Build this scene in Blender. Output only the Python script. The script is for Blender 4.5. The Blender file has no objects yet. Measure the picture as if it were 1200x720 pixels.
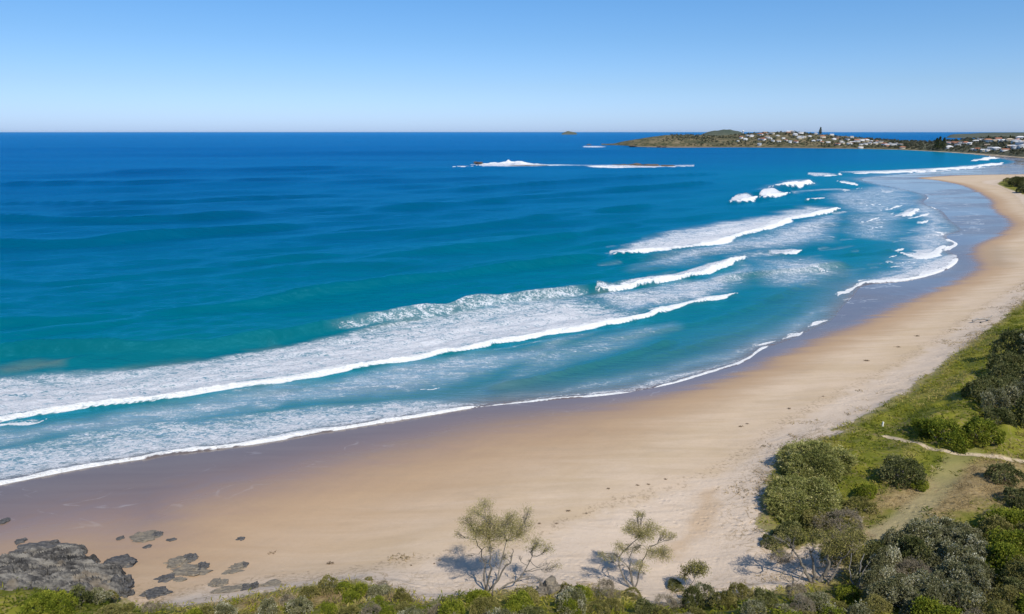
import bpy, math, random
import numpy as np
from mathutils import Vector, Matrix, Euler

R = math.radians
# ------------------------------------------------------------------ camera, sky, sun, exposure
scene = bpy.context.scene
C = scene.collection
CAM_H, FPX, PITCH = 35.0, 800.0, math.atan((360 - 154.5) / 800.0)
cam_d = bpy.data.cameras.new("camera")
cam = bpy.data.objects.new("camera", cam_d); C.objects.link(cam)
cam.location = (0, 0, CAM_H); cam.rotation_euler = (math.pi / 2 - PITCH, 0, 0)
cam_d.sensor_width = 36.0; cam_d.lens = 36.0 * FPX / 1200.0
cam_d.clip_start = 0.5; cam_d.clip_end = 200000
scene.camera = cam

SUN_EL, SUN_AZ = R(50), R(156)         # azimuth clockwise from +Y (the view direction): right and behind
sdir = Vector((math.sin(SUN_AZ) * math.cos(SUN_EL), math.cos(SUN_AZ) * math.cos(SUN_EL), math.sin(SUN_EL)))
sun_d = bpy.data.lights.new("sun", 'SUN'); sun = bpy.data.objects.new("sun", sun_d); C.objects.link(sun)
sun_d.energy = 4.6; sun_d.angle = R(0.5); sun_d.color = (1.0, 0.94, 0.84)
sun.rotation_euler = sdir.to_track_quat('Z', 'Y').to_euler(); sun.location = (40, -40, 80)

world = bpy.data.worlds.new("World"); scene.world = world; world.use_nodes = True
wn, wl = world.node_tree.nodes, world.node_tree.links
bg = wn["Background"]
sky = wn.new("ShaderNodeTexSky"); sky.sky_type = 'NISHITA'; sky.sun_disc = False
sky.sun_elevation = SUN_EL; sky.sun_rotation = SUN_AZ
sky.altitude = 0; sky.air_density = 1.0; sky.dust_density = 0.5; sky.ozone_density = 3.0
# clear-air tint of the sky: a cool, slightly hazy maritime sky, by height above the horizon
tcw = wn.new("ShaderNodeTexCoord"); sxyz = wn.new("ShaderNodeSeparateXYZ"); wl.new(tcw.outputs["Generated"], sxyz.inputs[0])
rmp = wn.new("ShaderNodeValToRGB"); wl.new(sxyz.outputs[2], rmp.inputs[0]); el_ = rmp.color_ramp.elements
for p_, c_ in ((0.0, (.42, .57, 1.0)), (0.06, (.375, .49, .715)), (0.12, (.325, .475, .66)), (0.2, (.285, .485, .665)), (1.0, (.36, .50, .62))):
    e_ = el_[0] if p_ == 0 else (el_[len(el_) - 1] if p_ == 1.0 else el_.new(p_)); e_.position = p_; e_.color = (*c_, 1)
mulw = wn.new("ShaderNodeMix"); mulw.data_type = 'RGBA'; mulw.blend_type = 'MULTIPLY'; mulw.inputs[0].default_value = 1
wl.new(sky.outputs[0], mulw.inputs[6]); wl.new(rmp.outputs[0], mulw.inputs[7])
sclw = wn.new("ShaderNodeVectorMath"); sclw.operation = 'SCALE'; sclw.inputs[3].default_value = 2.0
wl.new(mulw.outputs[2], sclw.inputs[0]); wl.new(sclw.outputs[0], bg.inputs[0]); bg.inputs[1].default_value = 0.10
scene.view_settings.view_transform = 'Standard'; scene.view_settings.look = 'None'
scene.view_settings.exposure = 0.0; scene.view_settings.gamma = 1.0
scene.view_settings.use_curve_mapping = False
scene.cycles.max_bounces = 5; scene.cycles.diffuse_bounces = 2; scene.cycles.glossy_bounces = 2
scene.cycles.transparent_max_bounces = 6; scene.cycles.use_denoising = True

rng = np.random.default_rng(7)
rnd = random.Random(11)

# ------------------------------------------------------------------ maths helpers
CP, SP = math.cos(PITCH), math.sin(PITCH)
def rays(u, v):
    u = np.asarray(u, float); v = np.asarray(v, float)
    xc = (u - 600) / FPX; yc = (360 - v) / FPX
    return np.stack([xc, CP + SP * yc, -SP + CP * yc], -1)
def P(u, v, z=0.0):
    """point of the level z seen at photo position (u, v)"""
    d = rays(u, v); t = (z - CAM_H) / d[..., 2]
    return d[..., :2] * t[..., None]

def hash2(ix, iy, seed):
    h = (ix.astype(np.int64) * 374761393 + iy.astype(np.int64) * 668265263 + seed * 974634777) & 0xFFFFFFFF
    h = ((h ^ (h >> 13)) * 1274126177) & 0xFFFFFFFF
    h = h ^ (h >> 16)
    return (h & 0xFFFFFF) / float(0xFFFFFF)
def vnoise(x, y, seed=0):
    xi = np.floor(x); yi = np.floor(y); fx = x - xi; fy = y - yi
    fx = fx * fx * fx * (fx * (fx * 6 - 15) + 10); fy = fy * fy * fy * (fy * (fy * 6 - 15) + 10)
    a = hash2(xi, yi, seed); b = hash2(xi + 1, yi, seed); c = hash2(xi, yi + 1, seed); d = hash2(xi + 1, yi + 1, seed)
    return (a * (1 - fx) + b * fx) * (1 - fy) + (c * (1 - fx) + d * fx) * fy
def fbm(x, y, seed=0, oct=4, gain=0.5):
    s = 0; a = 1; n = 0
    for k in range(oct):
        s = s + a * vnoise(x * 2.03 ** k + 17.3 * k, y * 2.03 ** k - 9.1 * k, seed + k); n += a; a *= gain
    return s / n
def sstep(a, b, x):
    t = np.clip((x - a) / (b - a), 0, 1); return t * t * (3 - 2 * t)

def poly_dist(q, pts, closed=False):
    """(distance, signed side, param 0..1) of points q (N,2) to a polyline"""
    pts = np.asarray(pts, float)
    if closed: pts = np.vstack([pts, pts[:1]])
    seg = np.hypot(*(pts[1:] - pts[:-1]).T); cum = np.concatenate([[0], np.cumsum(seg)]); tot = cum[-1]
    best = np.full(len(q), 1e18); side = np.zeros(len(q)); par = np.zeros(len(q))
    for i in range(len(pts) - 1):
        a = pts[i]; e = pts[i + 1] - a; L = seg[i]
        if L < 1e-9: continue
        w = q - a; t = np.clip((w @ e) / (L * L), 0, 1)
        dx = w[:, 0] - t * e[0]; dy = w[:, 1] - t * e[1]; d2 = dx * dx + dy * dy
        m = d2 < best
        best[m] = d2[m]; side[m] = (e[0] * w[m, 1] - e[1] * w[m, 0]); par[m] = (cum[i] + t[m] * L) / tot
    return np.sqrt(best), np.sign(side), par
def inside(q, poly):
    poly = np.asarray(poly, float); r = np.zeros(len(q), bool); n = len(poly); x, y = q[:, 0], q[:, 1]
    j = n - 1
    for i in range(n):
        xi, yi = poly[i]; xj, yj = poly[j]
        if yi != yj:
            c = ((yi > y) != (yj > y)) & (x < (xj - xi) * (y - yi) / (yj - yi) + xi)
            r ^= c
        j = i
    return r
def sdist(q, poly):
    d, _, _ = poly_dist(q, poly, True); return np.where(inside(q, poly), d, -d)
def smooth_line(pts, n=6):
    """Catmull-Rom through the points"""
    p = np.asarray(pts, float); out = []
    for i in range(len(p) - 1):
        p0 = p[max(i - 1, 0)]; p1 = p[i]; p2 = p[i + 1]; p3 = p[min(i + 2, len(p) - 1)]
        for k in range(n):
            t = k / n
            out.append(0.5 * ((2 * p1) + (-p0 + p2) * t + (2 * p0 - 5 * p1 + 4 * p2 - p3) * t * t + (-p0 + 3 * p1 - 3 * p2 + p3) * t ** 3))
    out.append(p[-1]); return np.array(out)

# ------------------------------------------------------------------ plan of the coast (photo positions put down on the ground)
L1 = [(-420, 640), (-200, 605), (-60, 580), (0, 568), (100, 548), (200, 533), (300, 520), (400, 503), (500, 487), (560, 477), (620, 471),
      (700, 464), (740, 459), (790, 449), (830, 437), (868, 426), (893, 409), (925, 398), (948, 387), (972, 376), (985, 361), (1000, 346),
      (1012, 335), (1060, 329), (1092, 322), (1114, 313), (1123, 302), (1112, 294), (1122, 286), (1108, 277), (1126, 270), (1112, 257), (1103, 247), (1082, 238), (1088, 231),
      (1070, 224), (1030, 216), (1010, 210), (1040, 206.5), (1085, 202.5), (1130, 199), (1175, 194), (1192, 190), (1180, 186.5), (1166, 184), (1150, 181.5), (1100, 177.5), (1040, 174), (980, 172.5)]
L2 = [(-420, 900), (-100, 690), (60, 640), (150, 640), (215, 625), (240, 604), (300, 588), (380, 566), (450, 547), (520, 530), (580, 514), (640, 503), (700, 489), (760, 473), (830, 454), (880, 437), (950, 406),
      (1010, 383), (1060, 361), (1100, 343), (1138, 326), (1156, 312), (1148, 300), (1152, 288), (1176, 276), (1189, 265), (1184, 256), (1168, 246), (1166, 236),
      (1150, 226), (1130, 217.5), (1100, 211.5), (1076, 209), (1110, 206.5), (1160, 205), (1260, 204), (1420, 203)]
L3 = [(-300, 900), (160, 720), (250, 690), (340, 683), (430, 672), (520, 655), (580, 642), (650, 625), (700, 600), (740, 588), (800, 571), (855, 548), (895, 518), (950, 482), (1010, 452), (1060, 425), (1095, 402),
      (1140, 372), (1180, 345), (1215, 320), (1230, 280), (1200, 240), (1180, 222), (1150, 213), (1200, 210), (1300, 209)]
L4 = [(0, 684), (130, 690), (215, 708), (300, 692), (395, 680), (455, 680), (500, 700), (560, 690), (640, 688), (700, 684), (760, 702), (850, 694), (895, 640), (893, 585), (910, 535), (960, 505), (1000, 490),
      (1060, 455), (1095, 430), (1130, 402), (1165, 377), (1200, 350), (1240, 325), (1300, 290)]
ctrl = []
def addpts(line, z, n=3):
    for u, v in smooth_line(line, n): 
        x, y = P(u, v, z); ctrl.append((x, y, z))
addpts(L1, 0.08, 2); addpts(L2, 0.55, 2); addpts(L3, 1.5, 2); addpts(L4, 2.3, 2)
for u, v, z in [(1100, 470, 5.2), (1000, 530, 4.2), (1050, 520, 4.6), (1040, 570, 4.4), (1120, 530, 5.0), (1180, 440, 6), (1195, 390, 5), (1100, 600, 4.6), (960, 560, 3.4), (960, 600, 3.2),
                (1000, 640, 3.2), (940, 665, 2.6), (970, 690, 3.2), (1150, 650, 5.6), (1060, 690, 5.6), (950, 715, 5.0), (850, 720, 4.8), (740, 720, 5), (600, 718, 5), (500, 722, 5), (400, 712, 5.4), (300, 716, 5.2),
                (180, 716, 4.6), (80, 705, 4.6), (0, 700, 4.4), (-60, 700, 4.4), (1200, 560, 5.2), (1200, 620, 5.6), (1230, 500, 6), (1300, 400, 6.5), (1400, 330, 6), (1190, 213, 3.2), (1230, 215, 3.6), (1300, 250, 5), (1240, 207, 2.0)]:
    x, y = P(u, v, z); ctrl.append((x, y, z))
l1w = P(*np.array(smooth_line(L1, 4)).T, 0.08)
for i in range(2, len(l1w) - 2, 3):     # the sea bed falls away off the waterline
    a, b = l1w[i - 1], l1w[i + 1]; n = np.array([-(b - a)[1], (b - a)[0]]); n /= np.hypot(*n) + 1e-9
    if np.hypot(*l1w[i]) < 330:
        ctrl.append((*(l1w[i] + n * 22), -1.4))
for x, y, z in [(0, 12, 12.5), (30, 15, 12.5), (-30, 15, 10.5), (0, -20, 17), (50, -20, 17), (-50, -20, 13), (70, 30, 8), (-62, 28, 4), (-95, 30, -2), (-140, 20, -5), (100, 60, 7), (140, 110, 7),
                (-100, 130, -5), (-40, 200, -6), (0, 300, -7), (100, 420, -7), (200, 600, -7), (-300, 100, -9), (-300, 500, -12), (0, 800, -12), (260, 260, 7), (420, 420, 6), (620, 640, 5), (900, 800, 6), (900, 300, 10), (500, 0, 20), (700, 900, 1.2), (640, 820, .8), (560, 860, .5), (800, 1000, 2)]:
    ctrl.append((x, y, z))
ctrl = np.array(ctrl)
_, keep = np.unique(np.round(ctrl[:, :2] / 0.8).astype(int), axis=0, return_index=True); ctrl = ctrl[np.sort(keep)]
def warp(p):                              # compress distance so far and near points weigh alike
    r = np.hypot(p[..., 0], p[..., 1]) + 1e-6; k = 40 * np.log1p(r / 40) / r
    return np.stack([p[..., 0] * k, p[..., 1] * k], -1)
_cw = warp(ctrl[:, :2]); _c = 1.2
_A = np.sqrt(((_cw[:, None] - _cw[None]) ** 2).sum(-1) + _c * _c) + np.eye(len(_cw)) * -0.25
_z0 = ctrl[:, 2].mean(); _w = np.linalg.solve(_A, ctrl[:, 2] - _z0)
def Hbase(q):
    q = np.asarray(q, float); out = np.empty(len(q)); qw = warp(q)
    for s in range(0, len(q), 40000):
        d = np.sqrt(((qw[s:s + 40000, None] - _cw[None]) ** 2).sum(-1) + _c * _c); out[s:s + 40000] = d @ _w + _z0
    return out
W = lambda line, z: P(*np.array(smooth_line(line, 4)).T, z)
L1w, L2w, L3w = W(L1, 0.08), W(L2, 0.55), W(L3, 1.5)
def Gz(u, v, z): return P(np.array(u, float), np.array(v, float), z)
VEG = [(1330, 285), (1250, 320), (1200, 350), (1165, 378), (1135, 402), (1118, 412), (1095, 432), (1078, 440), (1060, 458), (1030, 476), (1000, 491), (978, 497), (974, 501), (995, 503), (985, 509), (960, 511), (930, 520), (905, 542), (893, 575), (890, 605), (900, 628),
       (925, 641), (960, 640), (1000, 632), (1000, 650), (985, 672), (965, 684), (930, 690), (890, 692), (850, 697), (800, 706), (760, 704), (740, 692), (700, 684), (660, 692), (620, 685), (560, 692), (530, 696), (495, 708), (478, 692),
       (455, 679), (420, 674), (395, 681), (370, 679), (330, 691), (300, 691), (250, 704), (215, 711), (170, 699), (130, 692), (80, 687), (0, 682), (-120, 690), (-260, 760), (-260, 1400), (1500, 1400), (1700, 500)]
VEGw = P(*np.array(VEG, float).T, 3.0)
VEGw = np.vstack([VEGw[:-3], [(-60, 5), (-60, -80), (400, -80), (500, 400)]])
FARV = P(*np.array([(1168, 214), (1180, 208), (1200, 207), (1300, 207), (1500, 230), (1500, 280), (1300, 258), (1215, 232), (1190, 222)], float).T, 3.0)
def vegdist(q): return np.maximum(sdist(q, VEGw), sdist(q, FARV))
FLAT = P(np.array(1120.), np.array(582.), 4.8)       # the level dry-grass hollow behind the dune
def dunes(q, vd):
    ang = R(38); a = q[:, 0] * math.cos(ang) + q[:, 1] * math.sin(ang); b = -q[:, 0] * math.sin(ang) + q[:, 1] * math.cos(ang)
    m = sstep(0, 7, vd) * (1 - .65 * sstep(14, 5, np.hypot(q[:, 0] - FLAT[0], (q[:, 1] - FLAT[1]) * .8)))
    z = m * ((fbm(a / 9, b / 5, 3, 3) - 0.5) * 3.2 + (fbm(a / 3, b / 2.2, 5, 2) - .5) * 0.5)
    z += sstep(-3, 0.5, vd) * (1 - sstep(0.5, 4, vd)) * (fbm(q[:, 0] / 2, q[:, 1] / 2, 8, 2) - .3) * 0.5
    return z
def H(q):
    q = np.asarray(q, float).reshape(-1, 2); vd = vegdist(q); return Hbase(q) + dunes(q, vd)
def G(u, v):
    """ground seen at photo position (u, v): march the ray down to the terrain"""
    u = np.atleast_1d(np.asarray(u, float)); v = np.atleast_1d(np.asarray(v, float)); d = rays(u, v)
    zlo = np.full(len(u), 12.0); t = (zlo - CAM_H) / d[:, 2]
    for _ in range(30):
        p = d * t[:, None]; hz = H(p[:, :2]); gap = p[:, 2] + CAM_H - hz
        t = t + np.maximum(gap, -2) / (-d[:, 2] + 0.5) * 0.9
    p = d * t[:, None]; return np.column_stack([p[:, :2], H(p[:, :2])])
def px_m(p):                               # metres per photo pixel at a ground point
    return math.sqrt(p[0] ** 2 + p[1] ** 2 + (CAM_H - p[2]) ** 2) / FPX * 0.97

# ------------------------------------------------------------------ object helpers
def tag(o, label=None, cat=None, group=None, kind=None):
    if label: o["label"] = label
    if cat: o["category"] = cat
    if group: o["group"] = group
    if kind: o["kind"] = kind
    return o
def empty(name, loc, rz=0.0, s=1.0):
    o = bpy.data.objects.new(name, None); C.objects.link(o); o.location = loc; o.rotation_euler = (0, 0, rz); o.scale = (s, s, s); o.empty_display_size = .3
    return o
def mesh_np(name, V, F, mat=None, attrs=None, smooth=False, mats=None, midx=None):
    """V (n,3), F (m,3|4)"""
    me = bpy.data.meshes.new(name); V = np.ascontiguousarray(V, dtype=np.float32); F = np.ascontiguousarray(F, dtype=np.int32)
    k = F.shape[1]
    me.vertices.add(len(V)); me.vertices.foreach_set("co", V.ravel())
    me.loops.add(F.size); me.loops.foreach_set("vertex_index", F.ravel())
    me.polygons.add(len(F)); me.polygons.foreach_set("loop_start", np.arange(0, F.size, k, dtype=np.int32)); me.polygons.foreach_set("loop_total", np.full(len(F), k, np.int32))
    if smooth: me.polygons.foreach_set("use_smooth", np.ones(len(F), bool))
    for n, a in (attrs or {}).items():
        at = me.attributes.new(n, 'FLOAT', 'POINT'); at.data.foreach_set("value", np.ascontiguousarray(a, np.float32))
    for m in (mats or ([mat] if mat else [])): me.materials.append(m)
    if midx is not None: me.polygons.foreach_set("material_index", np.ascontiguousarray(midx, np.int32))
    me.update(); me.validate()
    return me
def obj(name, me, parent=None, loc=(0, 0, 0), rz=0.0):
    o = bpy.data.objects.new(name, me); C.objects.link(o)
    if parent: o.parent = parent
    o.location = loc; o.rotation_euler = (0, 0, rz)
    return o

# ------------------------------------------------------------------ node helpers
class NT:
    def __init__(s, name):
        s.m = bpy.data.materials.new(name); s.m.use_nodes = True; s.t = s.m.node_tree; s.t.nodes.clear()
        s.out = s.t.nodes.new("ShaderNodeOutputMaterial")
    def n(s, typ, **kw):
        nd = s.t.nodes.new(typ)
        for k, v in kw.items(): setattr(nd, k, v)
        return nd
    def put(s, sock, v):
        if hasattr(v, "links") or isinstance(v, bpy.types.NodeSocket): s.t.links.new(v, sock)
        elif v is not None:
            if sock.type == 'RGBA' and len(v) == 3: v = (*v, 1)
            sock.default_value = v
    def attr(s, name): return s.n("ShaderNodeAttribute", attribute_name=name).outputs["Fac"]
    def math(s, op, a, b=None, c=None, clamp=False):
        nd = s.n("ShaderNodeMath", operation=op, use_clamp=clamp); s.put(nd.inputs[0], a)
        if b is not None: s.put(nd.inputs[1], b)
        if c is not None: s.put(nd.inputs[2], c)
        return nd.outputs[0]
    def step(s, v, a, b, lo=0.0, hi=1.0):
        nd = s.n("ShaderNodeMapRange", interpolation_type='SMOOTHSTEP'); s.put(nd.inputs[0], v)
        for i, x in enumerate((a, b, lo, hi)): s.put(nd.inputs[i + 1], x)
        return nd.outputs[0]
    def mix(s, f, a, b, blend='MIX'):
        nd = s.n("ShaderNodeMix", data_type='RGBA', blend_type=blend); s.put(nd.inputs[0], f); s.put(nd.inputs[6], a); s.put(nd.inputs[7], b); return nd.outputs[2]
    def mixf(s, f, a, b):
        nd = s.n("ShaderNodeMix", data_type='FLOAT'); s.put(nd.inputs[0], f); s.put(nd.inputs[2], a); s.put(nd.inputs[3], b); return nd.outputs[0]
    def coord(s, rot=0.0, scale=(1, 1, 1)):
        tc = s.n("ShaderNodeTexCoord"); mp = s.n("ShaderNodeMapping"); s.t.links.new(tc.outputs["Object"], mp.inputs[0])
        mp.inputs[2].default_value = (0, 0, rot); mp.inputs[3].default_value = scale; return mp.outputs[0]
    def noise(s, vec, scale, detail=4, rough=.55, dist=0.0):
        nd = s.n("ShaderNodeTexNoise"); s.put(nd.inputs["Vector"], vec); nd.inputs["Scale"].default_value = scale
        nd.inputs["Detail"].default_value = detail; nd.inputs["Roughness"].default_value = rough; nd.inputs["Distortion"].default_value = dist
        return nd.outputs[0]
    def vor(s, vec, scale, feature='F1', rand=1.0):
        nd = s.n("ShaderNodeTexVoronoi", feature=feature); s.put(nd.inputs["Vector"], vec); nd.inputs["Scale"].default_value = scale
        nd.inputs["Randomness"].default_value = rand; return nd.outputs[0]
    def ramp(s, v, stops):
        nd = s.n("ShaderNodeValToRGB"); s.put(nd.inputs[0], v); e = nd.color_ramp.elements
        while len(e) < len(stops): e.new(0.5)
        for el, (p, c) in zip(e, stops): el.position = p; el.color = (*c, 1)
        return nd.outputs[0]
    def bump(s, h, strength=.5, dist=.1, normal=None):
        nd = s.n("ShaderNodeBump"); s.put(nd.inputs["Height"], h); nd.inputs["Strength"].default_value = strength; nd.inputs["Distance"].default_value = dist
        if normal is not None: s.put(nd.inputs["Normal"], normal)
        return nd.outputs[0]
    def bsdf(s, **kw):
        b = s.n("ShaderNodeBsdfPrincipled")
        for k, v in kw.items(): s.put(b.inputs[k.replace("_", " ")], v)
        s.t.links.new(b.outputs[0], s.out.inputs[0]); return b

# ------------------------------------------------------------------ polar sheets (fine where the place needs it)
def polar(vmin, vmax, dv, cols):
    vs = np.arange(vmin, vmax, dv)
    dep = PITCH + np.arctan((vs - 360) / FPX)
    extra = np.linspace(dep[-1], R(83), 26)[1:]
    dep = np.concatenate([dep, extra])
    r = CAM_H / np.tan(dep)
    rr, aa = np.meshgrid(r, cols, indexing='ij')
    q = np.stack([rr * np.sin(aa), rr * np.cos(aa)], -1)
    nr, nc = rr.shape; i = np.arange(nr * nc).reshape(nr, nc)
    F = np.stack([i[1:, :-1], i[1:, 1:], i[:-1, 1:], i[:-1, :-1]], -1).reshape(-1, 4)
    dr = np.abs(np.gradient(r)); sp = np.maximum(dr[:, None] + 0 * aa, rr * R(0.1))
    return q.reshape(-1, 2), F, sp.ravel(), rr.ravel()
def compact(V, F, attrs):
    used = np.zeros(len(V), bool); used[F.ravel()] = True; mp = np.cumsum(used) - 1
    return V[used], mp[F], {k: a[used] for k, a in attrs.items()}
COLS = np.concatenate([np.radians(np.linspace(-85, -42, 60)[:-1]), np.radians(np.linspace(-42, 42, 860)), np.radians(np.linspace(42, 85, 60)[1:])])
COLSL = np.concatenate([np.radians(np.linspace(-85, -40, 50)[:-1]), np.radians(np.linspace(-40, 40, 760)), np.radians(np.linspace(40, 85, 60)[1:])])
# ------------------------------------------------------------------ GROUND: beach, dunes and the near headland in one sheet
qg, Fg, spg, rg = polar(171.5, 770, 0.9, COLSL)
m = rg < 1750; land_poly = np.vstack([L1w, [(3000, 1500), (3000, -600), (-300, -600)]])
sel = (rg < 1700)
d1g = np.full(len(qg), -999.0); d1g[sel] = sdist(qg[sel], land_poly)      # + landward
okv = d1g > -14
Fg = Fg[okv[Fg].all(1)]
qg, Fg, at = compact(qg, Fg, {"d1": d1g, "sp": spg, "r": rg})
vd = vegdist(qg)
zg = Hbase(qg)
near = at["r"] < 420
zg = zg + dunes(qg, vd)
zg += (fbm(qg[:, 0] / 2.5, qg[:, 1] / 2.5, 21, 3) - .5) * 0.10 * sstep(2, 12, at["d1"]) * near
def signed_line(q, line):                 # + on the land side (right of the line's direction)
    d, s, _ = poly_dist(q, line); return -d * s
d2 = signed_line(qg, L2w); d3 = signed_line(qg, L3w)
path_a = P(*np.array(smooth_line([(1040, 501), (1062, 511), (1080, 521), (1105, 531), (1140, 537), (1200, 546), (1240, 556)], 4)).T, 4.6)
path_b = P(*np.array(smooth_line([(935, 640), (958, 637), (1000, 629), (1050, 615), (1085, 592), (1108, 566), (1122, 545), (1132, 535)], 4)).T, 4.2)
pa = poly_dist(qg, path_a)[0]; pb, _, pbt = poly_dist(qg, path_b)
GOLD = P(*np.array([(1100, 565), (1128, 545), (1150, 541), (1210, 548), (1215, 585), (1200, 604), (1150, 603), (1110, 612), (1062, 620), (1078, 600), (1040, 590), (1010, 600), (1030, 575), (1060, 560)], float).T, 4.6)
GOLD2 = P(*np.array([(1000, 655), (1060, 640), (1050, 690), (990, 690), (1020, 672)], float).T, 4.0)
GOLD3 = P(*np.array([(400, 685), (470, 685), (480, 705), (400, 715), (300, 712), (230, 712), (320, 696)], float).T, 4.0)
gold = np.maximum(np.maximum(sdist(qg, GOLD), sdist(qg, GOLD2)), sdist(qg, GOLD3))
damp = sdist(qg, P(*np.array([(822, 575), (838, 572), (845, 590), (838, 615), (820, 632), (800, 650), (770, 660), (760, 650), (785, 630), (805, 600)], float).T, 1.8))
dampb = sdist(qg, P(*np.array([(1150, 296), (1166, 286), (1180, 292), (1188, 300), (1178, 312), (1160, 310)], float).T, 1.0))
zg -= 0.16 * sstep(.7, 0, pa)
S = NT("coastal_ground")
wpos = S.coord()
nL = S.noise(wpos, .07, 5, .6); nM = S.noise(wpos, .45, 5, .6); nS = S.noise(wpos, 3.0, 5, .65); nF = S.noise(wpos, 14, 3, .6)
str_ = S.coord(R(-33), (0.10, 0.9, 1)); nst = S.noise(str_, .5, 5, .6, .6)
a2 = S.math('ADD', S.attr("d2"), S.math('MULTIPLY', S.math('SUBTRACT', nst, .5), 7.0))
a3 = S.math('ADD', S.attr("d3"), S.math('MULTIPLY', S.math('SUBTRACT', nM, .5), 5.0))
damp_c = S.mix(nL, (.43, .29, .175), (.40, .275, .17))
tan_c = S.mix(S.step(S.math('ADD', S.math('MULTIPLY', nst, .5), S.math('MULTIPLY', nL, .5)), .36, .62), (.50, .378, .245), (.575, .445, .318))
pale_c = S.mix(nM, (.56, .445, .335), (.60, .485, .375))
sand = S.mix(S.step(a2, 1, S.mixf(S.attr('leftside'), 8, 20)), damp_c, tan_c)
sand = S.mix(S.step(a3, -1.3, 1.8), sand, pale_c)
sand = S.mix(S.math('MULTIPLY', S.step(S.math('ADD', S.attr("damp"), S.math('MULTIPLY', S.math('SUBTRACT', nM, .5), 4)), -.8, 1.2), .75), sand, (.47, .335, .21))
sand = S.mix(S.math('MULTIPLY', S.step(S.attr("dampb"), -6, 6), .6), sand, (.30, .235, .17))
sand = S.mix(S.math('MULTIPLY', S.step(nS, .42, .68), .10), sand, (.34, .24, .15))
wetf = S.step(a2, S.mixf(S.attr('leftside'), 2.0, 5.5), S.mixf(S.step(S.attr('leftside'), 0, 1), -3.0, -9.0))                 # 1 on the shining wet sand
wet_c = S.mix(S.step(a2, S.mixf(S.attr('leftside'), -.5, 1), S.mixf(S.attr('leftside'), -5, -16)), (.28, .178, .135), (.178, .14, .12))
wet_c = S.mix(S.step(nst, .3, .75), wet_c, S.mix(.5, wet_c, (.13, .10, .09)))
lace = S.step(S.math('ABSOLUTE', S.math('SUBTRACT', S.noise(S.coord(R(-33), (.5, 1, 1)), .09, 4, .5, .5), .5)), .006, .001)
wet_c = S.mix(S.math('MULTIPLY', lace, S.math('MULTIPLY', S.step(nM, .46, .68), .28)), wet_c, (.5, .47, .45))
lace2 = S.step(S.math('ABSOLUTE', S.math('SUBTRACT', S.noise(S.coord(R(-40), (.8, 1.4, 1)), .045, 5, .55, .7), .5)), .012, .002)
wet_c = S.mix(S.math('MULTIPLY', S.math('MULTIPLY', lace2, S.step(S.attr('d2'), -4, -12)), S.math('MULTIPLY', S.math('SUBTRACT', 1.0, S.attr('leftside')), .55)), wet_c, (.66, .65, .64))
sand = S.mix(wetf, sand, wet_c)
tide = S.math('MULTIPLY', S.step(S.math('ABSOLUTE', S.math('ADD', a3, S.math('MULTIPLY', nS, 1.2))), .9, .2), S.step(nS, .48, .64))
sand = S.mix(S.math('MULTIPLY', tide, .5), sand, (.20, .14, .085))
trk = S.noise(S.coord(R(-35), (.35, 1.3, 1)), .35, 5, .7, .8)
sand = S.mix(S.math('MULTIPLY', S.math('MULTIPLY', S.step(trk, .50, .68), S.math('SUBTRACT', 1.0, wetf)), .22), sand, (.36, .27, .18))
# vegetated ground
vege = S.math('ADD', S.attr("veg"), S.math('ADD', S.math('MULTIPLY', S.math('SUBTRACT', nM, .5), 3.2), S.math('MULTIPLY', S.math('SUBTRACT', nS, .5), 2.0)))
vf = S.step(vege, -.25, .35)
gr = S.ramp(nM, [(.25, (.06, .075, .010)), (.45, (.135, .145, .015)), (.6, (.20, .19, .024)), (.8, (.28, .23, .08))])
go = S.ramp(nS, [(.25, (.18, .125, .05)), (.5, (.30, .215, .095)), (.75, (.38, .29, .15))])
gf = S.step(S.math('ADD', S.attr("gold"), S.math('MULTIPLY', S.math('SUBTRACT', nM, .5), 6)), -1.5, 1.5)
vc = S.mix(gf, gr, go)
vc = S.mix(S.step(S.attr("veg"), 1.8, .2), vc, S.mix(.5, vc, (.36, .29, .16)))
vc = S.mix(S.math('MULTIPLY', S.step(S.attr("pb"), 1.5, .5), .8), vc, S.mix(S.attr("pbt"), (.45, .35, .23), (.215, .20, .055)))
vc = S.mix(S.step(S.math('ADD', S.attr("pa"), S.math('MULTIPLY', nS, .4)), .75, .45), vc, (.50, .40, .27))
col = S.mix(vf, sand, vc)
# dry runners and litter on the sand in front of the vegetation
lit = S.math('MULTIPLY', S.step(S.math('ABSOLUTE', S.math('SUBTRACT', S.noise(wpos, .55, 4, .6, 1.2), .5)), .03, .008), S.math('MULTIPLY', S.step(S.attr("veg"), -5, -1.0), S.step(nL, .40, .55)))
col = S.mix(S.math('MULTIPLY', lit, .65), col, (.27, .19, .10))
vd_ = S.vor(wpos, 1.5); ftm = S.math('MULTIPLY', S.step(a3, -6, 2), S.step(S.noise(S.coord(R(-35), (.12, .5, 1)), .5, 3, .6), .44, .60))
h = S.math('ADD', S.math('ADD', S.math('MULTIPLY', nS, .6), S.math('MULTIPLY', nF, .25)), S.math('MULTIPLY', S.math('MULTIPLY', S.step(vd_, .05, .42), ftm), .6))
dryf = S.math('SUBTRACT', 1.0, wetf)
bmp = S.n("ShaderNodeBump"); S.put(bmp.inputs["Height"], h); S.put(bmp.inputs["Strength"], S.mixf(vf, S.math('MULTIPLY', dryf, S.mixf(S.step(a3, -2, 3), .35, .85)), .9)); bmp.inputs["Distance"].default_value = .12
S.bsdf(Base_Color=col, Roughness=S.mixf(S.math('MULTIPLY', wetf, S.math('SUBTRACT', 1, vf)), .95, S.step(S.noise(S.coord(R(-50), (.5, 1, 1)), .035, 4, .6, .5), .42, .62, .08, .22)), Specular_IOR_Level=S.mixf(wetf, .15, .85), Normal=bmp.outputs[0])
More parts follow.
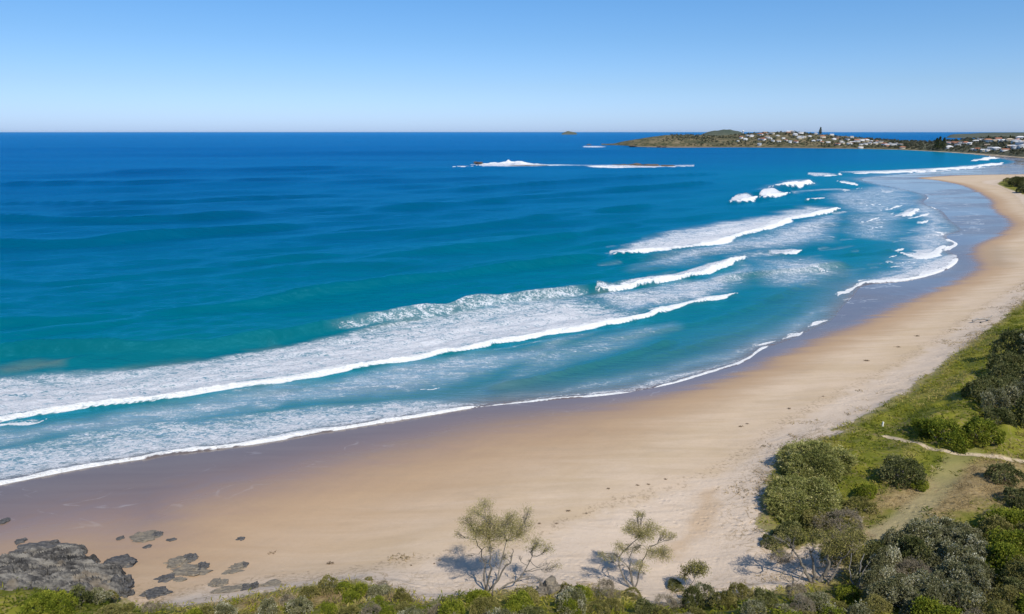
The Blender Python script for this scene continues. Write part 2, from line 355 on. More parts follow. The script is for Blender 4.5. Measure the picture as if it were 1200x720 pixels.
me = mesh_np("ground", np.column_stack([qg, zg]), Fg, S.m, {"d2": d2, "d3": d3, "veg": vd, "pa": pa, "pb": pb, "pbt": pbt, "gold": gold, "damp": damp, "dampb": dampb, "leftside": sstep(105, 45, np.hypot(qg[:, 0] + 60, qg[:, 1] - 60))}, smooth=True)
tag(obj("ground", me), kind="structure")

# ------------------------------------------------------------------ SEA
qs, Fs, sps, rs = polar(154.97, 700, 0.8, COLS)
d1 = np.full(len(qs), 0.0)
nearm = rs < 2600
d1[nearm] = -sdist(qs[nearm], land_poly); d1[~nearm] = rs[~nearm] - 800
okv = d1 > -5
Fs = Fs[okv[Fs].any(1)]
qs, Fs, at = compact(qs, Fs, {"d1": d1, "sp": sps, "r": rs}); d1, sps, rs = at["d1"], at["sp"], at["r"]
n = len(qs); foam = np.zeros(n); front = np.zeros(n); film = np.zeros(n); silt = np.zeros(n); lift = np.zeros(n)
def boxsel(pts, mrg):
    lo = pts.min(0) - mrg; hi = pts.max(0) + mrg
    return np.where((qs[:, 0] > lo[0]) & (qs[:, 0] < hi[0]) & (qs[:, 1] > lo[1]) & (qs[:, 1] < hi[1]))[0]
def wob(q, amp, sc, seed): return (fbm(q[:, 0] / sc, q[:, 1] / sc, seed, 3) - .5) * 2 * amp
def band(fr, bk, f0=1.0, f1=.6, lw=0.0, tail=1.0, h=0.0, fl=0.0, soft=1.2, power=1.0, seed=1, lcap=True):
    f = P(*smooth_line(fr, 4).T, 0.1); b = P(*smooth_line(bk, 4).T, 0.1)
    pol = np.vstack([f, b[::-1]]); ix = boxsel(pol, soft * 4 + 4); q = qs[ix].copy()
    s_ = max(1.0, np.median(sps[ix]) if len(ix) else 1)
    q[:, 0] += wob(q, .5 * soft, 4 * soft, seed); q[:, 1] += wob(q, .5 * soft, 4 * soft, seed + 9)
    df, _, t = poly_dist(q, f); db, _, _ = poly_dist(q, b); ins = inside(q, pol)
    s = df / (df + db + 1e-6); e = np.where(ins, 1.0, 0.0)
    db_edge = np.minimum(df, db); e = np.where(ins, sstep(-.2 * soft, soft, db_edge), sstep(.2 * soft, -.3 * soft, db_edge) * .5)
    end = sstep(0, .02, t) * sstep(1, .98, t)
    e = e * sstep(0, .10, t) * sstep(1, .90, t) if len(fr) < 6 else e
    e = e * sstep(1.0, tail, t) if tail < 1 else e
    den = e * (f0 * (1 - s ** power) + f1 * s ** power)
    foam[ix] = np.maximum(foam[ix], den)
    if fl: film[ix] = np.maximum(film[ix], fl * e)
    if lw:
        tot = np.hypot(*(f[1:] - f[:-1]).T).sum(); w_ = lw * (.48 + 1.0 * vnoise(t * tot / max(lw * 5, 6) + seed, t * 0, seed) * (.5 + vnoise(t * tot / max(lw * 1.6, 2.2), t * 0 + 3, seed))) * np.minimum(1, (np.minimum(t, 1 - t) * tot / (lw * 5) + .12))
        l = sstep(w_ * 1.3, w_ * .5, np.where(ins, df, df * 1.7)); front[ix] = np.maximum(front[ix], l)
        if h:
            lift[ix] = np.maximum(lift[ix], h * np.where(ins, np.exp(-df / (lw * 2.2)), sstep(.5 * lw, 0, df)) * end)
def patch(poly, dens=0.0, fl=0.0, soft=6, seed=5, sl=0.0):
    pw = P(*np.array(poly, float).T, 0.1); ix = boxsel(pw, soft + 3); q = qs[ix].copy()
    q[:, 0] += wob(q, soft * .5, soft * 1.5, seed); q[:, 1] += wob(q, soft * .5, soft * 1.5, seed + 3)
    e = sstep(-soft * .3, soft, sdist(q, pw))
    foam[ix] = np.maximum(foam[ix], dens * e); film[ix] = np.maximum(film[ix], fl * e); silt[ix] = np.maximum(silt[ix], sl * e)

F1 = [(-420, 560), (-200, 522), (-60, 500), (0, 491), (100, 475), (200, 464), (300, 450), (400, 432), (500, 416), (600, 399), (700, 380), (785, 363)]
B1 = [(-420, 490), (-200, 462), (-60, 447), (0, 440), (150, 428), (300, 408), (400, 389), (500, 371), (600, 357), (690, 342), (785, 340)]
band(F1, B1, .92, .46, lw=1.1, tail=.86, h=.7, fl=.6, soft=2.0, power=1.5)
band([(-60, 512), (0, 497), (40, 495), (55, 489)], [(-60, 505), (0, 492), (40, 489), (55, 487)], .8, .6, lw=.5)
patch([(0, 470), (150, 445), (300, 425), (420, 400), (560, 375), (690, 350), (690, 375), (560, 400), (420, 425), (250, 455), (0, 488)], .74, .7, 4)
patch([(-100, 449), (0, 441), (150, 426), (300, 411), (400, 398), (400, 414), (250, 434), (0, 467), (-100, 477)], .40, .85, 2.5)
band([(760, 368), (788, 362), (815, 356), (842, 352), (864, 346)], [(760, 364), (788, 359), (815, 352), (842, 349), (864, 345)], .9, .7, lw=1.3, h=.25)
band([(700, 343), (730, 338), (760, 333), (795, 327), (820, 321), (850, 311), (875, 301)], [(700, 339), (730, 334), (760, 327), (795, 320), (820, 312), (850, 303), (875, 298)], 1.0, .75, lw=1.5, h=1.2, fl=.8, soft=2)
patch([(690, 348), (760, 336), (830, 322), (872, 302), (890, 318), (880, 335), (862, 346), (800, 360), (720, 375)], .60, 1.0, 8)
patch([(870, 300), (960, 300), (1000, 315), (985, 335), (930, 345), (880, 338)], .48, .9, 12)
band([(711, 300), (735, 298), (760, 295), (820, 289), (870, 277), (905, 266), (935, 255), (960, 248), (987, 244)], [(711, 293), (740, 285), (780, 276), (830, 268), (870, 261), (905, 254), (935, 248), (960, 245), (987, 242)], 1.05, .50, lw=3.2, h=1.0, fl=.9, soft=4)
patch([(735, 292), (770, 275), (830, 262), (890, 252), (940, 243), (985, 242), (940, 256), (880, 272), (820, 284)], .66, .95, 8)
patch([(760, 300), (870, 278), (940, 256), (985, 248), (985, 270), (980, 282), (880, 296), (800, 312), (740, 318)], .56, 1.0, 12)
band([(905, 297), (925, 296), (941, 292)], [(900, 293), (925, 291), (942, 289)], .95, .6, lw=2.5, h=.5, fl=.6)
patch([(840, 300), (900, 290), (940, 289), (930, 296), (870, 306)], .42, .6, 6)
band([(880, 281), (950, 280), (984, 279)], [(880, 277), (950, 276), (984, 275)], .55, .4, lw=0, fl=.7, soft=3)
band([(958, 321), (967, 319)], [(958, 317), (967, 315)], 1.1, .9, lw=2.0, h=.6)
patch([(870, 325), (930, 315), (966, 316), (966, 320), (920, 324), (880, 332)], .4, .5, 6)
band([(857, 237), (875, 236), (889, 232)], [(860, 232), (875, 231), (888, 229)], 1.2, 1.0, lw=5, h=1.4, soft=5, fl=.5)
band([(889, 233), (905, 231), (925, 227)], [(893, 227), (908, 224), (922, 222)], 1.2, 1.0, lw=5, h=1.4, soft=5, fl=.5)
band([(905, 224), (930, 221), (955, 216)], [(900, 222), (925, 215), (950, 211)], 1.2, .9, lw=5, h=1.2, soft=5, fl=.5)
patch([(880, 222), (925, 211), (952, 210), (955, 217), (900, 226)], .45, .6, 10)
band([(945, 237), (955, 236), (967, 233)], [(948, 232), (958, 231), (967, 230)], 1.1, .9, lw=6, h=1, soft=3)
band([(930, 227), (960, 224), (1000, 224)], [(930, 224), (960, 221), (1000, 221)], .5, .4, fl=.6, soft=6)
band([(980, 212), (995, 215), (1006, 218)], [(978, 210), (995, 212), (1006, 216)], 1.0, .8, lw=6, fl=.5, soft=5)
band([(1006, 222), (1012, 221)], [(1005, 218), (1012, 218)], 1.2, 1, lw=6, soft=4)
band([(990, 224), (1000, 223.5)], [(990, 221), (1000, 221)], 1.1, .9, lw=4, soft=4)
band([(1048, 255), (1062, 254), (1078, 245)], [(1048, 252), (1060, 246), (1076, 241)], 1.0, .7, lw=3.0, h=.5, fl=.5, soft=3)
band([(1030, 226), (1045, 227), (1052, 224)], [(1030, 220), (1043, 218), (1048, 220)], .7, .5, fl=.5, soft=5)
# swash lobes on the right
band([(1004, 334), (1030, 331), (1060, 328.5), (1090, 322), (1113, 313), (1122, 303)], [(1010, 329), (1035, 324), (1065, 315), (1092, 303), (1108, 298), (1120, 298)], 1.0, .5, lw=2.0, h=.3, fl=.8, soft=2)
band([(1050, 296), (1075, 303), (1095, 299), (1107, 288)], [(1050, 292), (1078, 292), (1096, 288), (1105, 284)], .95, .6, lw=3, h=.3, fl=.8, soft=3)
band([(1098, 293), (1112, 293), (1122, 286), (1110, 278)], [(1098, 290), (1110, 290), (1117, 285), (1108, 281)], .8, .5, lw=2, fl=.8, soft=2)
band([(1060, 252), (1082, 250), (1098, 246), (1088, 240)], [(1060, 248), (1080, 245), (1092, 243), (1084, 240)], .6, .4, fl=.8, soft=4)
patch([(1000, 334), (1060, 296), (1052, 280), (1075, 262), (1060, 244), (1078, 236), (1105, 245), (1126, 270), (1123, 300), (1112, 314), (1060, 330)], .50, .95, 8)
patch([(960, 228), (1030, 216), (1075, 224), (1085, 240), (1060, 250), (1075, 262), (1050, 285), (985, 278), (985, 246)], .40, .75, 13)
for a in ([(1074, 262), (1080, 262), (1088, 258)], [(1078, 254), (1084, 253), (1087, 250)], [(1038, 309), (1050, 308)], [(1070, 309), (1075, 307)], [(1098, 246), (1090, 240), (1086, 236), (1092, 231)], [(1108, 276), (1096, 272), (1090, 270)]):
    band(a, [(u, v - 3) for u, v in a], 1.0, .6, lw=2.0, fl=.5, soft=2)
for a in ([(884, 406), (897, 404), (910, 400)], [(920, 398), (933, 393), (940, 389)], [(947, 383), (960, 378), (972, 375)], [(986, 353), (995, 352), (1004, 349)], [(1008, 346), (1018, 345), (1028, 340)], [(982, 347), (1000, 338), (1012, 333)], [(925, 393), (930, 391), (938, 390)]):
    band(a, [(u - 1, v - 3.2) for u, v in a], .95, .7, lw=.9, fl=.6, soft=1.2)
# foam line of the swash in the middle and the broad left wash
band([(560, 477), (620, 471), (700, 464), (740, 459), (790, 449), (830, 437), (868, 426), (900, 405)], [(560, 472), (620, 466), (700, 456), (740, 449), (790, 437), (830, 428), (868, 419), (900, 400)], .75, .30, lw=.42, h=.10, fl=.8, soft=1.4)
band([(-420, 640), (-200, 605), (-60, 580), (0, 568.5), (100, 549), (200, 533), (300, 520), (400, 503), (500, 487), (560, 476.5)], [(-420, 570), (-200, 545), (-60, 530), (0, 522), (100, 506), (200, 492), (300, 482), (400, 473), (480, 466), (560, 471)], 0.66, .38, lw=.8, h=.3, fl=.55, soft=1.6, power=1.6, seed=4)
patch([(-200, 545), (0, 494), (120, 477), (200, 467), (300, 453), (400, 436), (500, 420), (600, 404), (700, 386), (680, 402), (640, 420), (560, 445), (480, 462), (300, 482), (150, 505), (0, 530)], .34, 1.0, 6)
patch([(600, 410), (700, 392), (790, 372), (800, 385), (740, 410), (640, 436), (560, 452)], .30, .7, 7)
patch([(570, 473), (740, 452), (880, 415), (960, 375), (990, 355), (960, 360), (880, 400), (760, 436), (600, 462)], .34, .7, 4)
band([(490, 456), (505, 455.5), (513, 453)], [(490, 453), (505, 453), (512, 452)], .9, .6, lw=.4)
band([(420, 438), (600, 408), (700, 389)], [(420, 436), (600, 405), (700, 386)], .35, .3, fl=.5)
for i in range(40):
    t_ = rnd.random(); u = 985 + 105 * t_ + rnd.uniform(-18, 25) * (1 - t_ * .5); v = 332 - 95 * rnd.random(); L_ = rnd.uniform(8, 30)
    band([(u, v), (u + L_ * .5, v - L_ * .04 + rnd.uniform(-1, 1)), (u + L_, v - L_ * rnd.uniform(.05, .25))], [(u, v - 2), (u + L_ * .5, v - 2.4 - L_ * .04), (u + L_, v - 2.2 - L_ * .2)], rnd.uniform(.45, .8), .35, lw=rnd.choice([0, 0, .8]), fl=.7, soft=2.5, seed=i)
for i in range(34):
    u = rnd.uniform(700, 985); v = rnd.uniform(262, 345) - (u - 840) * .12; L_ = rnd.uniform(14, 45)
    band([(u, v), (u + L_ * .5, v - L_ * .05), (u + L_, v - L_ * .14)], [(u, v - 2), (u + L_ * .5, v - 2.6 - L_ * .05), (u + L_, v - 2 - L_ * .14)], rnd.uniform(.40, .6), .3, fl=.7, soft=3, seed=i + 40)
# surf lines across the far side of the bay and round the reef
band([(985, 203.5), (1040, 202.3), (1100, 199.5), (1150, 195), (1176, 191)], [(985, 201), (1040, 199.6), (1100, 196.6), (1150, 192.4), (1176, 188.5)], 1.0, .55, lw=12, soft=12, fl=.7)
band([(1060, 203), (1120, 200.5), (1170, 196.5), (1198, 193)], [(1060, 201.5), (1120, 198.7), (1170, 194.5), (1198, 191)], .8, .6, lw=10, soft=12, fl=.6)
band([(950, 206), (968, 206), (990, 204)], [(950, 203), (968, 203), (990, 202)], .8, .6, lw=8, fl=.5, soft=10)
band([(1128, 180), (1152, 181.3), (1166, 184), (1160, 187), (1142, 189)], [(1128, 178.7), (1148, 179.5), (1160, 183.5), (1155, 185.5), (1142, 187)], 1.0, .8, lw=14, fl=.5, soft=12)
patch([(1000, 204), (1100, 200), (1200, 193), (1200, 205), (1080, 210), (1010, 213)], .1, .8, 40)
band([(530, 196.5), (542, 196.7), (556, 195.6)], [(530, 194.8), (542, 194.4), (556, 194.2)], 1.2, 1.1, lw=20, soft=14)
band([(543, 192.2), (556, 192.4)], [(543, 189.7), (556, 189.6)], 1.2, 1.1, lw=12, h=.6, soft=14)
band([(562, 196.3), (600, 196.2), (640, 196), (700, 196.5), (760, 197), (812, 195.5)], [(566, 190.4), (600, 189.2), (640, 192), (700, 193.6), (760, 194.2), (812, 193)], 1.0, .45, lw=9, h=.7, soft=16, fl=.6)
band([(676, 172), (700, 172.2), (720, 172)], [(676, 170.3), (700, 169.8), (720, 169.6)], 1.2, 1.0, lw=25, soft=50)
for c0, w0 in ((748, 12), (790, 20), (846, 9), (915, 14)):
    band([(c0, 173.0), (c0 + w0, 173.2)], [(c0, 172.3), (c0 + w0, 172.3)], .55, .4, lw=0, soft=40)
for u, v, w, z in [(597, 190.3, 14, 3.6), (585, 191, 26, 1.6), (608, 191, 18, 2.4), (572, 191.5, 16, 1.8), (622, 192, 22, 1.6)]:    # spray bursting over the reef
    c = P(u, v, 0.0); ix = boxsel(c[None], w * 3); g = np.exp(-((qs[ix] - c) ** 2).sum(1) / (w * .6) ** 2); lift[ix] += z * g * (.6 + .8 * vnoise(qs[ix, 0] / 4, qs[ix, 1] / 4, 3)); front[ix] = np.maximum(front[ix], sstep(.25, .6, g)); foam[ix] = np.maximum(foam[ix], sstep(.03, .2, g))
# silt lifted in the wave faces
band([(380, 390), (440, 382), (540, 368), (620, 357), (700, 343)], [(382, 387), (440, 378), (540, 363), (620, 352), (700, 338)], .62, .40, lw=0, fl=.5, soft=1.2)
for pl in ([(-20, 436), (40, 425), (90, 423), (80, 431), (0, 441)], [(130, 428), (215, 417), (240, 417), (200, 424), (140, 431)], [(420, 385), (480, 375), (560, 364), (580, 366), (500, 377), (420, 389)], [(550, 475), (640, 466), (650, 470), (560, 478)], [(610, 356), (740, 336), (745, 341), (640, 357)], [(280, 407), (330, 402), (345, 404), (300, 410)]):
    patch(pl, 0, 0, 2.6, 8, .38)
# swell crests
swell = np.zeros(n); steep = np.zeros(n)
def crest(pts, h, w, seed=0, ends=.12):
    w = w * .78; c = P(*smooth_line(pts, 4).T, 0.0); ix = boxsel(c, w * 5); q = qs[ix].copy()
    q[:, 0] += wob(q, w * .35, w * 4, seed); q[:, 1] += wob(q, w * .35, w * 4, seed + 2)
    d, s, t = poly_dist(q, c); d = d * s       # + seaward (left of the line's direction)
    prof = np.where(d > 0, np.exp(-(d / (w * 1.5)) ** 2), np.exp(-(d / (w * .48)) ** 2))
    swell[ix] += 2.1 * h * prof * sstep(0, ends, t) * sstep(1, 1 - ends, t) * (.65 + .7 * vnoise(q[:, 0] / (w * 5), q[:, 1] / (w * 5), seed))
crest([(-420, 470), (-200, 446), (-60, 430), (0, 424), (100, 418), (200, 413), (300, 402), (400, 385), (500, 371), (600, 357), (690, 342), (740, 334)], .95, 1.9, 3)
crest([(-420, 410), (-200, 395), (0, 378), (100, 374), (200, 367), (300, 358), (400, 345), (500, 330), (600, 315), (690, 303), (715, 297)], .95, 4.2, 4)
crest([(-300, 345), (-60, 330), (60, 333), (160, 325), (280, 312), (420, 296)], .45, 5, 5)
crest([(-300, 305), (-100, 294), (0, 290), (100, 287), (200, 278), (300, 270), (380, 262)], 1.15, 6.0, 6)
crest([(420, 303), (500, 297), (580, 288), (660, 279), (760, 262)], .6, 6.0, 7)
crest([(-200, 262), (0, 258), (100, 260), (190, 258), (260, 254), (330, 249)], .8, 8.0, 8)
crest([(440, 278), (560, 268), (680, 252), (780, 240)], .9, 8, 18)
crest([(-200, 246), (0, 241), (150, 240), (270, 234), (420, 227)], .9, 9.0, 9)
crest([(400, 246), (500, 243), (620, 232), (740, 222), (850, 214)], .9, 10.0, 10)
crest([(500, 226), (620, 217), (740, 209), (860, 203)], .9, 12, 11)
crest([(-200, 222), (0, 220), (180, 217), (400, 212)], .9, 13, 12)
crest([(100, 204), (300, 201), (480, 199)], 1.0, 18, 13)
crest([(700, 398), (780, 386), (860, 366), (930, 340), (975, 322)], .22, 2.2, 14)
crest([(740, 424), (820, 405), (890, 380), (945, 350)], .20, 2.0, 15)
crest([(560, 457), (600, 452), (660, 437), (740, 415), (800, 398)], .35, 1.8, 16)
crest([(840, 332), (900, 322), (955, 318), (1000, 312)], .5, 3, 17)
crest([(985, 300), (1020, 298), (1050, 294)], .4, 3, 27)
crest([(850, 234), (895, 229), (955, 214)], 1.2, 7, 28)
ph = rng.uniform(0, 6.28, 40); wavez = np.zeros(n)
wx = qs[:, 0] + wob(qs, 3, 30, 31); wy = qs[:, 1] + wob(qs, 3, 30, 32)
for k in range(40):
    lam = 2.2 * 1.09 ** k * (1 + .1 * math.sin(k * 5)); lam = min(lam, 60); th = R(-61 + 180) + rng.normal(0, .26); amp = .0165 * lam ** .60
    g = sstep(2.2, 4.5, lam / sps)
    wavez += g * amp * np.sin((wx * math.cos(th) + wy * math.sin(th)) * 2 * math.pi / lam + ph[k])
for k in range(10):                       # long ocean swell farther out
    lam = 60 * 1.3 ** k; th = R(105) + rng.normal(0, .16); g = sstep(2.2, 4.5, lam / sps) * sstep(120, 420, d1)
    wavez += g * .0060 * lam ** .85 * np.sin((wx * math.cos(th) + wy * math.sin(th)) * 2 * math.pi / lam + ph[k])
shore = sstep(2, 40, d1)
lumpy = (fbm(qs[:, 0] / .9, qs[:, 1] / .9, 41, 3) - .5) * sstep(3, 1.2, sps)
z = .08 + shore * (wavez + 0) + swell * sstep(0, 6, d1) + lift * (.8 + .4 * vnoise(qs[:, 0] / 2, qs[:, 1] / 2, 44)) + lumpy * (.22 * np.clip(foam, 0, 1) + .5 * front * np.clip(lift, 0, 1))
ixn = np.where((d1 < 40) & (rs < 1700))[0]
hb = Hbase(qs[ixn]); dd = d1[ixn]
zz = np.maximum(z[ixn], hb + .05 + .6 * lift[ixn]); zz = np.where(dd < 0, hb - .5 * sstep(0, -1.5, dd) + .05 * sstep(-.4, 0, dd), zz); z[ixn] = zz
deep = np.log1p(np.maximum(d1, 0) / 10) / math.log(101)

S = NT("sea_water")
fo = S.attr("foam"); fr_ = S.attr("front"); fi = S.attr("film")
cw = S.coord(R(-30), (1, 1, 1)); cs = S.coord(R(-30), (.45, 1, 1)); cl = S.coord(R(-30), (.16, 1, 1)); cb = S.coord(R(-6), (.05, .55, 1))
lac1 = S.noise(cs, .50, 7, .64, 1.0); lac2 = S.noise(cs, 3.1, 5, .62, 1.5)
ridg = S.math('SUBTRACT', 1.0, S.math('MULTIPLY', S.math('ABSOLUTE', S.math('SUBTRACT', S.noise(cs, 1.5, 5, .6, 1.3), .5)), 6.0), clamp=True)
pat = S.math('ADD', S.math('MULTIPLY', lac1, .40), S.math('ADD', S.math('MULTIPLY', lac2, .45), S.math('MULTIPLY', ridg, .15)))
ff = S.step(S.math('ADD', fo, S.math('MULTIPLY', S.math('SUBTRACT', pat, .5), 3.5)), .40, .95)
ff = S.math('MULTIPLY', ff, S.step(fo, .02, .18))
frn = S.step(S.math('ADD', fr_, S.math('ADD', S.math('MULTIPLY', S.math('SUBTRACT', lac2, .5), 1.0), S.math('MULTIPLY', S.math('SUBTRACT', lac1, .5), 1.6))), .30, .85)
frn = S.math('MULTIPLY', frn, S.step(fr_, .03, .25))
ff = S.math('MAXIMUM', ff, frn)
dn = S.math('ADD', S.attr("deep"), S.math('MULTIPLY', S.math('SUBTRACT', S.noise(cb, .02, 4, .6), .5), .16))
water = S.ramp(dn, [(0.0, (.165, .125, .115)), (.03, (.13, .15, .155)), (.075, (.07, .17, .20)), (.13, (.036, .165, .175)), (.24, (.006, .160, .185)), (.42, (0, .140, .190)), (.62, (0, .105, .195)), (.80, (0, .082, .185)), (1.0, (0, .060, .175))])
milk = S.math('MULTIPLY', S.math('MULTIPLY', fi, S.step(S.attr('deep'), .004, .05)), S.math('ADD', .45, S.math('MULTIPLY', lac1, 1.0)))
water = S.mix(S.math('MULTIPLY', milk, .80, clamp=True), water, (.30, .37, .41))
water = S.mix(S.math('MULTIPLY', S.attr("silt"), .8), water, (.27, .235, .13))
strk = S.noise(S.coord(R(-8), (.06, 1, 1)), .12, 6, .62)
water = S.mix(1.0, water, S.mix(strk, (.80, .80, .80), (1.2, 1.2, 1.2)), 'MULTIPLY')
strk2 = S.noise(S.coord(R(-5), (.10, 1, 1)), .018, 5, .65); water = S.mix(S.step(S.attr('deep'), .5, .9), water, S.mix(1.0, water, S.mix(S.step(strk2, .32, .68), (.72, .74, .78), (1.10, 1.08, 1.06)), 'MULTIPLY'))
colr = S.mix(ff, water, S.mix(frn, S.mix(lac2, (.52, .54, .58), (.80, .80, .81)), (.83, .83, .82)))
rip1 = S.noise(cl, 1.0, 6, .62, .3); rip2 = S.noise(S.coord(R(-22), (.5, 1, 1)), .35, 4, .6)
hh = S.math('ADD', S.math('MULTIPLY', rip1, .42), S.math('MULTIPLY', rip2, .6))
b1 = S.bump(hh, 1.0, 1.0)
b2 = S.bump(S.math('ADD', lac2, S.math('MULTIPLY', lac1, 1.2)), .8, .55)
mixn = S.n("ShaderNodeMix", data_type='VECTOR'); S.put(mixn.inputs[0], ff); up_ = S.n("ShaderNodeCombineXYZ"); up_.inputs[2].default_value = 1.0; S.put(mixn.inputs[4], up_.outputs[0]); S.put(mixn.inputs[5], b2)
pb_ = S.bsdf(Base_Color=colr, Roughness=.9, Specular_IOR_Level=0.0, Normal=mixn.outputs[1])
lw_ = S.n("ShaderNodeLayerWeight"); S.put(lw_.inputs["Normal"], b1); lw_.inputs["Blend"].default_value = .5
gl = S.n("ShaderNodeBsdfGlossy"); S.put(gl.inputs["Normal"], b1); gl.inputs["Roughness"].default_value = .2; S.put(gl.inputs["Color"], S.mix(S.step(S.attr("deep"), .01, .16), (1, 1, 1), (.10, .64, 1)))
fac = S.math('ADD', .012, S.math('MULTIPLY', S.math('POWER', lw_.outputs["Facing"], 4.0), S.step(S.attr("deep"), .0, .35, .80, .60)))
fac = S.math('MULTIPLY', fac, S.math('SUBTRACT', 1.0, ff))
ms = S.n("ShaderNodeMixShader"); S.put(ms.inputs[0], fac); S.t.links.new(pb_.outputs[0], ms.inputs[1]); S.t.links.new(gl.outputs[0], ms.inputs[2]); S.t.links.new(ms.outputs[0], S.out.inputs[0])
me = mesh_np("sea", np.column_stack([qs, z]), Fs, S.m, {"foam": foam, "front": front, "film": film, "silt": silt, "deep": deep}, smooth=True)
tag(obj("sea", me), kind="structure")
# ------------------------------------------------------------------ FAR LAND
hb_u = np.array([700, 716, 740, 800, 900, 1000, 1040, 1070, 1100, 1150, 1200, 1260, 1400, 1600], float)
hb_v = np.array([169.4, 170.3, 171.5, 172, 172.3, 172.6, 173, 174, 175.2, 177.6, 180.5, 184, 190, 196], float)
hr_v = np.array([169.0, 168.4, 163.5, 158.6, 157, 160.5, 162.2, 163.2, 161.6, 159.2, 158.0, 157, 156, 155], float)
hx_u = np.array([700, 716, 730, 755, 775, 800, 830, 850, 880, 915, 940, 960, 990, 1020, 1045, 1075, 1095, 1120, 1150, 1200, 1300, 1600], float)
hx_v = np.array([169.2, 168.4, 165, 161, 158.6, 158.2, 159, 158, 155.8, 155.2, 156.3, 157.6, 160.5, 162.8, 164.2, 165, 164, 162, 160.6, 160, 158, 156], float)
def dep_of(v): return PITCH + np.arctan((v - 360) / FPX)
hu = np.linspace(702, 1560, 520); hvb = np.interp(hu, hb_u, hb_v); hvr = np.interp(hu, hx_u, hx_v)
rb = CAM_H / np.tan(dep_of(hvb)); rr_ = rb + 60 + 190 * sstep(700, 850, hu)
zr = np.maximum(CAM_H - rr_ * np.tan(dep_of(hvr)), 1.2)
ss = np.concatenate([np.linspace(-.12, 1.2, 70), np.linspace(1.25, 3.2, 24)])
az = np.arctan((hu - 600) / FPX * 1.0)   # bearing on the horizon row
UU, SS = np.meshgrid(np.arange(len(hu)), ss, indexing='ij')
RR = rb[UU] + SS * (rr_ - rb)[UU]
X = RR * np.sin(az)[UU]; Y = RR * np.cos(az)[UU]
bear = az[UU]
prof = np.interp(SS, [-.12, 0, .05, .14, .5, 1.0, 1.25, 2.2, 3.2], [-.10, 0.0, .04, .17, .62, 1.0, .96, .35, -.1])
Zh = zr[UU] * prof + (fbm(X / 45, Y / 45, 61, 4) - .5) * zr[UU] * .16 * np.clip(SS * 6, 0, 1) - np.where(SS < 0, 2.0, 0)
Zh = np.where((SS > 0) & (SS < .05), np.minimum(Zh, 2.0), Zh)
S = NT("headland_scrub"); wp = S.coord(); a = S.noise(wp, .022, 6, .62); b = S.noise(wp, .12, 4, .6)
g = S.ramp(a, [(.30, (.065, .065, .035)), (.46, (.12, .105, .055)), (.58, (.19, .15, .085)), (.72, (.25, .20, .12))])
g = S.mix(S.step(b, .45, .62), g, (.04, .05, .022)); g = S.mix(S.step(S.attr("east"), .6, 1), g, S.mix(a, (.07, .075, .045), (.12, .115, .075)))
g = S.mix(S.step(S.math('ADD', S.attr("s"), S.math('MULTIPLY', b, .06)), .10, .055), g, S.mix(S.attr("east"), (.20, .155, .11), (.50, .39, .27)))
S.bsdf(Base_Color=g, Roughness=.95, Specular_IOR_Level=.1)
idx = np.arange(UU.size).reshape(UU.shape)
F = np.stack([idx[:-1, :-1], idx[:-1, 1:], idx[1:, 1:], idx[1:, :-1]], -1).reshape(-1, 4)[:, ::-1]
east = sstep(1000, 1090, hu)[UU]
tag(obj("headland", mesh_np("headland", np.stack([X, Y, Zh], -1).reshape(-1, 3), F, S.m, {"s": SS.ravel(), "east": east.ravel()}, smooth=True)), kind="structure")
HV = 360 - FPX * np.tan(PITCH + np.arctan2(Zh - CAM_H, RR) * 1.0)        # photo row of each headland vertex (along its bearing)
def on_headland(u, v, smin=.05, smax=1.05):
    i = int(np.clip(np.interp(u, hu, np.arange(len(hu))), 0, len(hu) - 1)); ok = (SS[i] >= smin) & (SS[i] <= smax)
    k = np.where(ok)[0]; j = k[np.argmin(np.abs(HV[i, k] - v))]
    return X[i, j], Y[i, j], Zh[i, j]
def far_hill(name, u0, u1, v_top, r, depth, mat, flat=1.0, seed=0):
    hu_ = np.linspace(u0, u1, 80); t = np.linspace(0, 1, 80); zt = CAM_H - r * math.tan(dep_of(v_top)) 
    pr = np.sin(np.pi * t) ** flat * (.8 + .4 * fbm(t * 5 + seed, t * 0, seed, 4)) * zt
    ds = np.linspace(-1, 1, 24); A, D = np.meshgrid(np.arctan((hu_ - 600) / FPX), ds, indexing='ij'); r_ = r + D * depth
    x = r_ * np.sin(A); y = r_ * np.cos(A); zz = pr[:, None] * (1 - D ** 2) - 1.5 + (fbm(x / 120, y / 120, seed + 3, 4) - .5) * zt * .25 * (1 - D ** 2)
    ii = np.arange(x.size).reshape(x.shape); F = np.stack([ii[:-1, :-1], ii[1:, :-1], ii[1:, 1:], ii[:-1, 1:]], -1).reshape(-1, 4)
    return tag(obj(name, mesh_np(name, np.stack([x, y, zz], -1).reshape(-1, 3), F, mat, smooth=True)), kind="structure")
S = NT("far_scrub"); a = S.noise(S.coord(), .008, 5, .6); S.bsdf(Base_Color=S.ramp(a, [(.3, (.055, .075, .055)), (.7, (.12, .12, .085))]), Roughness=.95, Specular_IOR_Level=.1); far_m = S.m
far_hill("hill", 806, 876, 151.3, 3400, 160, far_m, .8, 2)
far_hill("island", 656, 674, 154.2, 9000, 150, far_m, .45, 5)
far_hill("far_coast", 1094, 1420, 153.9, 5200, 400, far_m, .25, 8)

